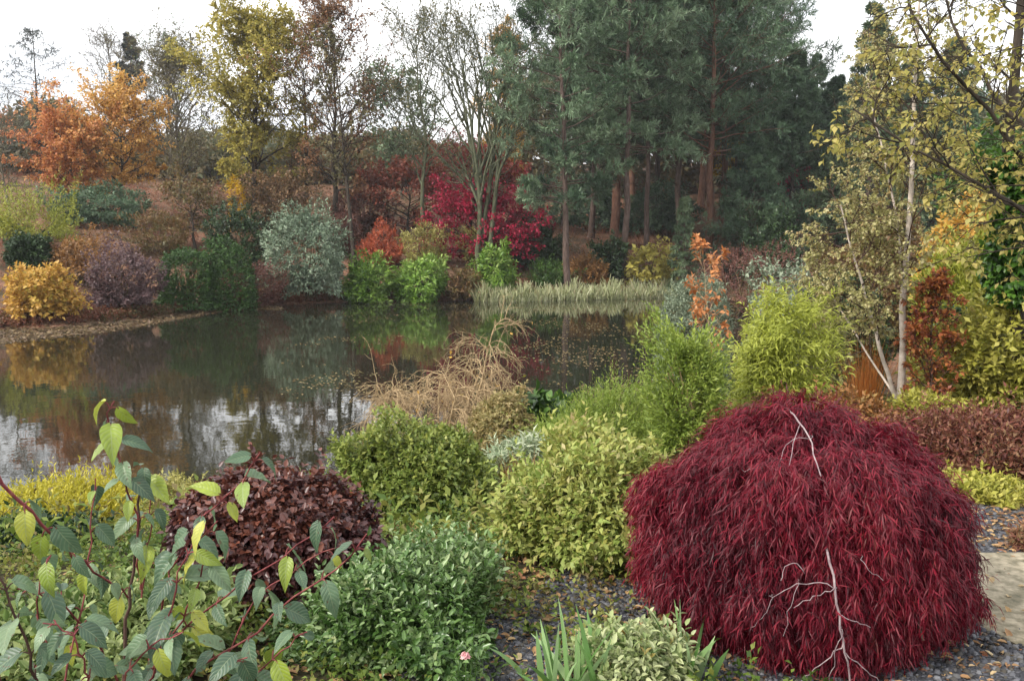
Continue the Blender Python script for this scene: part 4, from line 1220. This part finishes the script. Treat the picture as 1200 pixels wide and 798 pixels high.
# bare twiggy weeping shrub by the water
p, h, w = sized(512, 0, 376, 205, 11.6)
t = thing("twiggy_weeping_shrub", "leafless straw brown weeping shrub of tangled twigs against the water", "shrub", p)
rg = rng(); mb = MB()
main = polyline(rg, np.zeros((7, 3)) + rg.normal(0, .04, (7, 3)) * [1, 1, 0], np.column_stack([rg.normal(0, .3, 7), rg.normal(0, .3, 7), np.ones(7)]), h * np.array([1.0, .78, .7, .82, .74, .6, .7]), 8, .1)
tubes(mb, main, .022, .008, 6, .5)
b1, L1, _ = kids(rg, main, 11, .45, 1, .9, w * .31, 10, .12, [0, 0, -.16])
tubes(mb, b1, .009, .004, 4, .5)
b2, L2, _ = kids(rg, b1, 9, .15, 1, .6, w * .26, 8, .16, [0, 0, -.2])
b2[:, :, 2] = np.maximum(b2[:, :, 2], .02)
tubes(mb, b2, .0045, .002, 3, .5)
b3, L3, _ = kids(rg, b2, 4, .2, 1, .7, w * .1, 5, .2, [0, 0, -.15])
b3[:, :, 2] = np.maximum(b3[:, :, 2], .02)
tubes(mb, b3, .003, .0015, 3, .5)
mb.build("twigs", PALETWIG, t)
mb = MB(); q = b3[rg.integers(0, len(b3), 60), -1]
leaves(mb, q, rg.normal(0, 1, (60, 3)), rg.normal(0, 1, (60, 3)), .06, .04, RHOMB, rg.random(60))
mb.build("leaves", M_AMBER, t)

# ------------------------------------------------------------------ the red weeping maple
AC = at_depth(934, 3.42)
AW, AH = .615, .80
t = thing("weeping_maple", "dark red cut-leaved weeping maple forming a dome beside the gravel path", "maple", AC)
rg = rng()
lpA = Lumpy(rg, 70, .15, 70)
strand = rg.uniform(0, 6.28, 9)


def acer_R(d):
    a = np.arctan2(d[:, 1], d[:, 0])
    st_ = sum(.012 * np.sin(a * f + ph) for f, ph in zip((5, 8, 11, 17, 23, 31, 41, 53, 67), strand))
    return lpA(d) + st_ * (1 - d[:, 2] * .6)


cm = MB()
tuftA = Lumpy(np.random.default_rng(77), 260, 1.0, 170)


def acer_prof(z):
    return np.maximum(1 - np.clip((z - .30) / .70, 0, 1) ** 2.4, 0) ** .5 * (.80 + .20 * np.clip(z / .30, 0, 1) ** .7)


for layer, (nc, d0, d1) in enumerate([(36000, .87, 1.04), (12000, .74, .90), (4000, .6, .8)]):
    zn = .9995 - rg.random(nc * 2) ** 1.3 * .98
    pr = acer_prof(zn)
    keepz = rg.random(nc * 2) < np.clip(pr + .5, 0, 1)
    zn, pr = zn[keepz][:nc], pr[keepz][:nc]
    az = rg.random(len(zn)) * 2 * math.pi
    d = unit(np.column_stack([np.cos(az) * pr, np.sin(az) * pr, (zn - .3) * 1.1]))
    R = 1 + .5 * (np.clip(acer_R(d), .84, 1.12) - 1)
    hv = tuftA(d)                                    # foliage gathers in tufts with gaps between them
    lo_, hi_ = np.percentile(hv, (30, 85))
    q_ = np.clip((hv - lo_) / (hi_ - lo_), 0, 1)
    R = R * (.965 + .06 * q_)
    if layer == 0:
        kp = rg.random(len(d)) < .36 + .85 * q_
        zn, pr, az, d, R = zn[kp], pr[kp], az[kp], d[kp], R[kp]
    sc_ = R * rg.uniform(d0, d1, len(d))
    pos = np.column_stack([np.cos(az) * pr * AW * sc_, np.sin(az) * pr * AW * sc_, zn * AH * (1 + (sc_ - 1) * np.clip(zn * 1.3, 0, 1))])
    pos[:, 2] = np.maximum(pos[:, 2], .03 + .06 * rg.random(len(pos)))
    nn = d
    down = unit(-UP + nn * nn[:, 2:3]); down = np.where(np.abs(nn[:, 2:3]) > .97, unit(d * [1, 1, 0]), down)
    D = unit(down + nn * rg.uniform(-.05, .32, (len(d), 1)) + rg.normal(0, .34, d.shape))
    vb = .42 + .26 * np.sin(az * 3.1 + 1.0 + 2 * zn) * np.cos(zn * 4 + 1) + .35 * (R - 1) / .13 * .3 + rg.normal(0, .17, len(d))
    shoots(cm, rg, pos, D, .075, 7, .050, .0044, .55, .45, THREAD, np.clip(vb, 0, 1), .45, .85, .3)
    few = rg.random(len(pos)) < .25
    shoots(cm, rg, pos[few], D[few], .05, 1, .040, .050, .4, .5, LACE, np.clip(vb[few], 0, 1), .4, .7, .5)
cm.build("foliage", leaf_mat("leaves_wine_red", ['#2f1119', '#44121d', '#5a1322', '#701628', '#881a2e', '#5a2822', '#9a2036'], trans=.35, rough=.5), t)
# arching branches inside and the bare ones hanging outside
tb = MB()
mainb = []
nb = 26
a_ = np.arange(nb) * 2.399
tt = np.linspace(0, 1, 9)
for i in range(nb):
    rr_ = AW * rg.uniform(.6, .93)
    x = rr_ * tt
    zq = AH * (.72 + .2 * np.sin(np.minimum(tt * 1.6, 1) * 1.57)) - (AH * .75) * np.clip(tt - .35, 0, 1) ** 1.8 / (.65 ** 1.8)
    mainb.append(np.column_stack([np.cos(a_[i]) * x, np.sin(a_[i]) * x, np.maximum(zq, .05)]))
mainb = np.stack(mainb); mainb[:, 1:] += rg.normal(0, .012, mainb[:, 1:].shape)
tubes(tb, mainb, .014, .004, 5, .5)
tubes(tb, resample([(0, 0, -.1), (.02, .01, .25), (-.03, .0, .5), (0, 0, AH * .74)], 8)[None], .05, .03, 9, .5)
tb.build("branches", DARKSTEM, t)


def dome_hit(u, v, off=.02):
    r = ray(u, v); c = np.array([AC[0], AC[1], AC[2] + AH * .3]); s3 = np.array([AW, AW, AH * .70]) * 1.04 + off + .012
    o_ = (np.array([0, 0, EYE]) - c) / s3; q = r / s3
    A_, B_, C_ = q @ q, 2 * o_ @ q, o_ @ o_ - 1
    disc = max(B_ * B_ - 4 * A_ * C_, 0)
    return np.array([0, 0, EYE]) + r * ((-B_ - math.sqrt(disc)) / (2 * A_)) - AC


hb = MB()
for pix, r0, r1 in [
    ([(905, 472), (925, 480), (938, 497), (952, 513), (954, 540), (962, 558)], .0065, .003),
    ([(938, 497), (930, 520), (925, 545), (931, 570), (926, 600)], .003, .0015),
    ([(952, 513), (935, 512), (918, 525), (912, 545)], .0025, .0012),
    ([(969, 648), (975, 670), (980, 700), (985, 735), (990, 760), (996, 800)], .0065, .004),
    ([(979, 690), (965, 682), (935, 684), (905, 700)], .0035, .0015), ([(978, 688), (955, 700), (930, 712)], .003, .0015),
    ([(983, 720), (1000, 728), (1020, 735)], .003, .0015), ([(988, 755), (965, 775), (940, 798)], .0035, .002),
    ([(990, 765), (1010, 780), (1030, 798)], .0035, .002), ([(942, 670), (935, 660), (920, 662), (915, 680)], .0025, .0015),
    ([(1010, 655), (1020, 670), (1035, 680)], .002, .0012), ([(870, 552), (905, 545), (930, 556)], .002, .001),
    ([(905, 700), (895, 720), (880, 735)], .002, .001), ([(935, 684), (925, 715), (918, 745)], .002, .001), ([(986, 740), (978, 770), (972, 798)], .003, .0015),
]:
    q = resample([dome_hit(pix[0][0], pix[0][1] - 6, -.07)] + [dome_hit(u, v) for u, v in pix], 14)[None]
    q[:, 1:-1] += rg.normal(0, .003, (1, 12, 3))
    tubes(hb, q, r0 * .68, r1 * .75, 6, .5)
hb.build("hanging_twigs", GREYTWIG, t)

# ------------------------------------------------------------------ big-leaved shrub close to the camera
bm_ = bpy.data.materials.new("big_leaves"); bm_.use_nodes = True
nt = bm_.node_tree; nt.nodes.clear(); L = nt.links
out = nt.nodes.new("ShaderNodeOutputMaterial")
at = nt.nodes.new("ShaderNodeAttribute"); at.attribute_name = "v"
cr = ramp_node(nt, ['#3c5440', '#4c664e', '#5f785a', '#758a68', '#667c42', '#80922f', '#98a63c', '#aeac4a'])
uvn = nt.nodes.new("ShaderNodeUVMap"); uvn.uv_map = "uv"
sx = nt.nodes.new("ShaderNodeSeparateXYZ"); L.new(uvn.outputs[0], sx.inputs[0])


def math_(op, a, b=None, c=None):
    n_ = nt.nodes.new("ShaderNodeMath"); n_.operation = op
    for i_, q_ in enumerate((a, b, c)):
        if q_ is None:
            continue
        if isinstance(q_, (int, float)):
            n_.inputs[i_].default_value = q_
        else:
            L.new(q_, n_.inputs[i_])
    return n_.outputs[0]


ax_ = math_('ABSOLUTE', math_('SUBTRACT', sx.outputs[0], .5))
ph_ = math_('SUBTRACT', sx.outputs[1], math_('MULTIPLY', ax_, .55))
vein = math_('POWER', math_('ABSOLUTE', math_('SINE', math_('MULTIPLY', ph_, 28.0))), 10.0)   # one pale line per side vein
mid = math_('LESS_THAN', ax_, .022)
ve = math_('MAXIMUM', math_('SUBTRACT', 1.0, math_('POWER', math_('ABSOLUTE', math_('SINE', math_('MULTIPLY', ph_, 25.0))), .3)), mid)
no = nt.nodes.new("ShaderNodeTexNoise"); no.inputs["Scale"].default_value = 40
hs = nt.nodes.new("ShaderNodeMixRGB"); hs.blend_type = 'MIX'
L.new(math_('MULTIPLY', ve, .45), hs.inputs[0]); L.new(cr.outputs[0], hs.inputs[1]); hs.inputs[2].default_value = srgb('#93a07a')
h2 = nt.nodes.new("ShaderNodeHueSaturation"); L.new(hs.outputs[0], h2.inputs["Color"])
L.new(math_('MULTIPLY_ADD', no.outputs["Fac"], .7, .65), h2.inputs["Value"])
tc2 = nt.nodes.new("ShaderNodeTexCoord"); n3_ = nt.nodes.new("ShaderNodeTexNoise"); n3_.inputs["Scale"].default_value = 95; n3_.inputs["Detail"].default_value = 2
L.new(tc2.outputs["Object"], n3_.inputs["Vector"]); L.new(tc2.outputs["Object"], no.inputs["Vector"])
blot = nt.nodes.new("ShaderNodeMapRange"); blot.inputs[1].default_value = .66; blot.inputs[2].default_value = .72
L.new(n3_.outputs["Fac"], blot.inputs[0])
bl = nt.nodes.new("ShaderNodeMixRGB"); bl.inputs[2].default_value = srgb('#5a4028'); L.new(math_('MULTIPLY', blot.outputs[0], .8), bl.inputs[0]); L.new(h2.outputs[0], bl.inputs[1])
L.new(at.outputs["Fac"], cr.inputs[0])
pb = nt.nodes.new("ShaderNodeBsdfPrincipled"); pb.inputs["Roughness"].default_value = .42; pb.inputs["Specular IOR Level"].default_value = .5
tr_ = nt.nodes.new("ShaderNodeBsdfTranslucent"); mx = nt.nodes.new("ShaderNodeMixShader"); mx.inputs[0].default_value = .28
bp = nt.nodes.new("ShaderNodeBump"); bp.inputs["Strength"].default_value = .5; bp.inputs["Distance"].default_value = .002; bp.invert = True
L.new(ve, bp.inputs["Height"]); L.new(bp.outputs[0], pb.inputs["Normal"])
L.new(bl.outputs[0], pb.inputs["Base Color"]); L.new(bl.outputs[0], tr_.inputs["Color"])
L.new(pb.outputs[0], mx.inputs[1]); L.new(tr_.outputs[0], mx.inputs[2]); L.new(mx.outputs[0], out.inputs[0])

NR, NCc = 10, 7
yy = np.linspace(0, 1, NR)
hw = np.interp(yy, [0, .06, .2, .38, .6, .8, .92, 1], [.05, .30, .47, .5, .40, .21, .08, .004])
xx = np.linspace(-1, 1, NCc)


def big_leaf(mb, P, D, N, L_, W_, val, curl, fold):
    D = D / np.linalg.norm(D); X = np.cross(D, N); X /= np.linalg.norm(X); Z = np.cross(X, D)
    gx = (xx[None] * hw[:, None]); gy = np.repeat(yy[:, None], NCc, 1) - .10 * np.abs(xx)[None] * (1 - yy[:, None]) ** 3 * (yy[:, None] < .5)
    wav = .02 * np.sin(yy[:, None] * 22 + np.sign(xx)[None] * 1.3) * np.abs(xx)[None]
    gz = fold * np.abs(gx) - curl * yy[:, None] ** 2 + wav - .25 * fold * gx ** 2 * 4
    V = P + X * (gx * W_)[..., None] + D * (gy * L_)[..., None] + Z * (gz * L_)[..., None]
    i = np.arange(NR * NCc).reshape(NR, NCc)
    Q = np.stack([i[:-1, :-1], i[:-1, 1:], i[1:, 1:], i[1:, :-1]], -1)
    uv = np.stack([np.repeat(xx[None] * .5 + .5, NR, 0), np.repeat(yy[:, None], NCc, 1)], -1)
    mb.add(V.reshape(-1, 3), Q.reshape(-1, 4), val, uv.reshape(-1, 2))


p = at_depth(150, 1.75)
t = thing("big_leaved_shrub", "leggy shrub with red stems and large drooping blue green leaves close at bottom left", "shrub", p)
rg = rng(); sm_r, sm_d, lf = MB(), MB(), MB()
STEMS = [  # pixel path, depth, radius, leafy?, yellow tip
    ([(140, 840, 1.95), (152, 700, 1.95), (160, 640, 1.95), (166, 552, 1.95)], .0062, 'd', 1, .0),
    ([(165, 690, 1.95), (160, 600, 1.9), (138, 530, 1.88), (126, 490, 1.86), (134, 470, 1.85)], .0035, 'r', 7, .75),
    ([(-40, 520, 1.5), (0, 562, 1.55), (60, 630, 1.6), (110, 668, 1.7), (150, 700, 1.8)], .0045, 'r', 5, .25),
    ([(150, 840, 1.9), (210, 740, 1.8), (275, 690, 1.75), (345, 645, 1.7), (392, 605, 1.68)], .0036, 'r', 5, .6),
    ([(170, 850, 1.75), (235, 780, 1.65), (290, 745, 1.6), (350, 700, 1.6), (410, 655, 1.6), (430, 625, 1.6)], .0036, 'r', 5, .45),
    ([(175, 760, 1.9), (205, 660, 1.8), (245, 600, 1.75), (285, 562, 1.72), (305, 530, 1.7)], .0034, 'r', 7, .5),
    ([(60, 860, 1.5), (40, 780, 1.45), (15, 710, 1.42), (-20, 640, 1.4)], .0040, 'd', 4, .1),
    ([(150, 830, 1.85), (120, 760, 1.7), (70, 700, 1.6), (20, 690, 1.5)], .0036, 'r', 4, .2),
    ([(160, 840, 1.7), (190, 760, 1.6), (225, 700, 1.58), (245, 650, 1.55)], .0034, 'r', 5, .15),
    ([(166, 700, 1.97), (178, 620, 1.97), (172, 548, 1.97)], .0025, 'r', 2, .3),
    ([(120, 860, 1.6), (140, 800, 1.5), (170, 760, 1.48), (215, 740, 1.46)], .0032, 'r', 4, .2),
    ([(60, 860, 1.7), (90, 740, 1.75), (105, 640, 1.8), (112, 560, 1.8)], .0030, 'r', 4, .7),
    ([(100, 860, 1.45), (105, 790, 1.42), (85, 740, 1.4), (50, 730, 1.4)], .003, 'r', 4, .1),
    ([(190, 860, 1.5), (235, 820, 1.46), (260, 790, 1.45), (290, 770, 1.45)], .003, 'r', 3, .1),
    ([(150, 850, 1.6), (200, 720, 1.55), (215, 650, 1.55), (255, 610, 1.55)], .003, 'r', 5, .2),
    ([(200, 880, 1.7), (270, 760, 1.68), (300, 700, 1.68), (350, 660, 1.7), (400, 640, 1.7)], .003, 'r', 5, .3),
    ([(30, 860, 1.55), (50, 760, 1.55), (40, 690, 1.5), (60, 650, 1.5)], .003, 'r', 4, .2),
    ([(240, 870, 1.6), (290, 800, 1.58), (330, 760, 1.58), (360, 740, 1.58)], .003, 'r', 3, .3),
]
for pts, rad, kind, npair, yel in STEMS:
    q = resample(local(pts), 16)
    q[1:-1] += rg.normal(0, .003, (14, 3))
    sb = MB(); tubes(sb, q[None], rad * .8, rad * .4, 7, .5)
    if pts[0][1] >= 755 or pts[0][0] < 0:            # the stem's foot down to the soil
        foot = resample([(q[0][0] * .7, q[0][1] * .7, -.05), (q[0][0] * .85, q[0][1] * .85, q[0][2] * .45), q[0]], 6)
        tubes(sb, foot[None], rad, rad * .8, 7, .5)
    npair = npair + 1 if npair > 1 else npair
    for m_ in range(npair):
        f = .22 + .78 * (m_ + .6) / npair if npair > 1 else 1
        i = min(int(f * 15), 14)
        base = q[i] + (q[i + 1] - q[i]) * (f * 15 - i)
        ax1 = q[i + 1] - q[i]; ax1 /= np.linalg.norm(ax1)
        A, B = frames(ax1[None]); a0 = m_ * 1.57 + rg.random() * .8
        for sgn in (1, -1):
            if rg.random() < .06:
                continue
            o_ = sgn * (A[0] * math.cos(a0) + B[0] * math.sin(a0))
            D = o_ * .8 + ax1 * .35 + np.array([0, 0, -.55 - .7 * rg.random()]) + rg.normal(0, .18, 3)
            D /= np.linalg.norm(D)
            pet = base + (o_ * .7 + ax1 * .4) * .022
            tubes(sb, np.stack([base, (base + pet) / 2 + UP * .003, pet])[None], .0016, .0011, 5, .5)
            L_ = rg.uniform(.036, .080) * (1 - .25 * (f > .9))
            N = UP * .75 + np.array([0, -.6, 0]) + o_ * .25 + rg.normal(0, .3, 3)
            yv = .04 + yel * .8 * (.2 + .8 * f ** 2)
            val = rg.uniform(.62, .98) if rg.random() < yv else rg.uniform(.0, .42)
            big_leaf(lf, pet, D, N, L_, L_ * rg.uniform(.50, .62), val, rg.uniform(.1, .65), rg.uniform(.1, .6))
    sb.build('red_stem' if kind == 'r' else 'dark_stem', REDSTEM if kind == 'r' else DARKSTEM, t)
lf.build("leaves", bm_, t, smooth=True)

# pink flower on a thin stem
p = at_depth(546, 2.7)
t = thing("pink_flower", "single drooping pink flower on a thin stem at the bottom edge", "flower", p)
rg = rng(); mb = MB()
c = wpt(545, 764, 2.7) - p
tubes(mb, resample([(0, 0, -.03), (.0, 0, c[2] * .6), (.004, 0, c[2] + .02), c], 10)[None], .0025, .0015, 6, .5)
for du in (-18, 12, 26):
    e_ = wpt(545 + du, 735 - abs(du), 2.75) - p
    tubes(mb, resample([(du * .0006, .01, -.03), (e_[0] * .6, .02, e_[2] * .6), e_], 8)[None], .002, .0008, 5, .5)
mb.build("stem", M_MIDGREEN, t)
mb = MB()
for k_ in range(9):
    a0 = k_ * .7
    D = np.array([math.cos(a0) * .6, math.sin(a0) * .6, -.7 - .3 * (k_ % 2)])
    big_leaf(mb, c, D, np.array([math.cos(a0), math.sin(a0), .6]), .026, .022, rg.random(), -.2, .1)
mb.build("petals", leaf_mat("petals_pink", ['#c98a8e', '#d6a0a2', '#dfb4b2'], trans=.35), t, smooth=True)

# ------------------------------------------------------------------ loose leaves and ground cover
def scatter_leaves(name, label, P, size, mat, flat=.25, lift=.006):
    rg = rng(); mb = MB(); n = len(P)
    D = np.column_stack([rg.normal(0, 1, n), rg.normal(0, 1, n), rg.normal(0, flat, n)])
    N = np.column_stack([rg.normal(0, flat, n), rg.normal(0, flat, n), np.ones(n)])
    sz = size * rg.uniform(.6, 1.3, n)
    leaves(mb, P + UP * lift, D, N, sz, sz * .62, HEXA, rg.random(n))
    return tag(mb.build(name, mat), label=label, kind='stuff')


M_FALLEN = leaf_mat("fallen_leaves_mix", ['#4a3526', '#6b4c34', '#8c6a48', '#a88a5c', '#7a4a34', '#b89c70', '#94683e'], trans=.1, rough=.7)
rg = rng()
n = 22000
X = np.concatenate([rg.uniform(-5, 8, n // 2), rg.uniform(-1, 3.5, n // 2)]); Y = np.concatenate([rg.uniform(2.2, 12, n // 2), rg.uniform(2.2, 6, n // 2)])
s_ = pond_dist(X, Y); ok = s_ > .1; X, Y = X[ok], Y[ok]
Vp = V.reshape(-1, 3)
scatter_leaves("fallen_leaves", "dry brown fallen leaves on the near bank", np.column_stack([X, Y, terrain(X, Y)]), .036, M_FALLEN, lift=.012)
n = 900
sel = rg.integers(0, len(Q), n); P = V[Q[sel, 0]] + (V[Q[sel, 2]] - V[Q[sel, 0]]) * rg.random((n, 1))
P = P[(P[:, 0] > 1.6) | (rg.random(len(P)) < .5)]
q_ = np.column_stack([rg.uniform(-.4, 1.0, 40), rg.uniform(-.45, .4, 40)])
P = np.concatenate([P, np.column_stack([q_ + slab_c[:2], np.full(40, slab_c[2] + .012)])])
scatter_leaves("path_leaves", "buff fallen leaves scattered over the gravel", P, .035, leaf_mat("leaves_buff_fallen", ['#8c6a48', '#b09468', '#c9b48c', '#a07a50']), lift=.016)
n = 15000
uu = rg.uniform(330, 860, n); vv = 352 + 150 * rg.random(n) ** 1.3
P2 = np.array([wpx(u, v) for u, v in zip(uu, vv)])
cl = np.sin(P2[:, 0] * .8 + 1.2 * np.sin(P2[:, 1] * .5)) + np.sin(P2[:, 1] * .7 + P2[:, 0] * .3) + rg.normal(0, .5, n) + (uu - 560) / 220
ok = (pond_dist(P2[:, 0], P2[:, 1]) < -.1) & (cl + 1.2 * np.sin(P2[:, 0] * 2.3 + P2[:, 1]) * np.sin(P2[:, 1] * 1.9) > .9)
scatter_leaves("floating_leaves", "fallen leaves floating on the pond", np.column_stack([P2[ok], np.zeros(ok.sum())]), .085,
               leaf_mat("leaves_floating", ['#4a3f2c', '#6b5a3c', '#8a774e', '#a89668', '#5e5236']), flat=.05, lift=.008)
n = 5200
uu = rg.uniform(-40, 330, n)
P2 = np.array([wpx(u, 388 - 28 * np.clip(u / 260, 0, 1) + rg.uniform(-4, 15) * (1 - np.clip((u - 120) / 220, 0, .8))) for u in uu])
ok = pond_dist(P2[:, 0], P2[:, 1]) < .6
P2 = P2[ok]
scatter_leaves("leaf_raft", "raft of brown leaves drifted against the far shore", np.column_stack([P2, np.maximum(terrain(P2[:, 0], P2[:, 1]), 0)]), .17,
               leaf_mat("leaves_raft", ['#4a3d2c', '#6b5a40', '#8a7654', '#7a604a', '#5a4a3a']), flat=.2, lift=.01)

rg = rng(); mb = MB()
n = 9000
X = rg.uniform(-9, 7, n); Y = rg.uniform(4.2, 16, n)
s_ = pond_dist(X, Y)
dpath = np.min(np.hypot(X[:, None] - V[None, ::4, 0], Y[:, None] - V[None, ::4, 1]), 1)
ok = (s_ > .15) & (dpath > .35) & (np.hypot(X - AC[0], Y - AC[1]) > 1.0)
X, Y = X[ok], Y[ok]
P = np.column_stack([X, Y, terrain(X, Y)])
vb = np.clip(.5 + .3 * np.sin(X * 1.3) + .25 * np.sin(Y * 1.7 + X) + rg.normal(0, .15, len(X)), 0, 1)
shoots(mb, rg, P, UP + rg.normal(0, .4, P.shape), rg.uniform(.1, .32, len(P)), 7, .07, .03, 1.0, .1, RHOMB, vb, .3, .5, .3)
n = 6000
X = rg.uniform(-2.6, 1.1, n); Y = rg.uniform(2.2, 5.4, n)
dpath = np.min(np.hypot(X[:, None] - V[None, ::3, 0], Y[:, None] - V[None, ::3, 1]), 1)
dens = np.sin(X * 5 + 1) * np.sin(Y * 6) + rg.normal(0, .5, n) + .5 * (X < -.2)
ok = (dpath > .03) & (np.hypot(X - AC[0], Y - AC[1]) > .62) & (dens > -.25)
X, Y = X[ok], Y[ok]
P = np.column_stack([X, Y, terrain(X, Y)])
vb = np.clip(.35 + .3 * np.sin(X * 4.3) + .25 * np.sin(Y * 5.7 + X) + rg.normal(0, .2, len(X)), 0, 1)
shoots(mb, rg, P, UP + rg.normal(0, .5, P.shape), rg.uniform(.03, .16, len(P)), 7, .030, .016, 1.0, .1, RHOMB, vb, .3, .5, .3)
tag(mb.build("ground_cover", leaf_mat("ground_cover_mix", ['#33481f', '#4d6428', '#6b7d34', '#868a40', '#6e6238', '#5a4a30'])),
    label="mixed low green ground cover between the near shrubs", kind='stuff')

# ------------------------------------------------------------------ damp autumn air
mb = MB()
zx = (-440, 440); zy = (-60, 640); zz_ = (-3.0, 75.0)
Vh = [[x, y, z] for z in zz_ for y in zy for x in zx]
mb.add(Vh, [[0, 2, 3, 1], [4, 5, 7, 6], [0, 1, 5, 4], [2, 6, 7, 3], [0, 4, 6, 2], [1, 3, 7, 5]], .5)
hm = bpy.data.materials.new("damp_air"); hm.use_nodes = True
nt = hm.node_tree; nt.nodes.clear()
out = nt.nodes.new("ShaderNodeOutputMaterial"); pv = nt.nodes.new("ShaderNodeVolumePrincipled")
pv.inputs["Color"].default_value = (.92, .95, 1, 1); pv.inputs["Density"].default_value = .0003
nt.links.new(pv.outputs[0], out.inputs["Volume"])
hz_ = mb.build("haze", hm)
tag(hz_, label="thin damp autumn haze filling the garden air", kind='stuff')
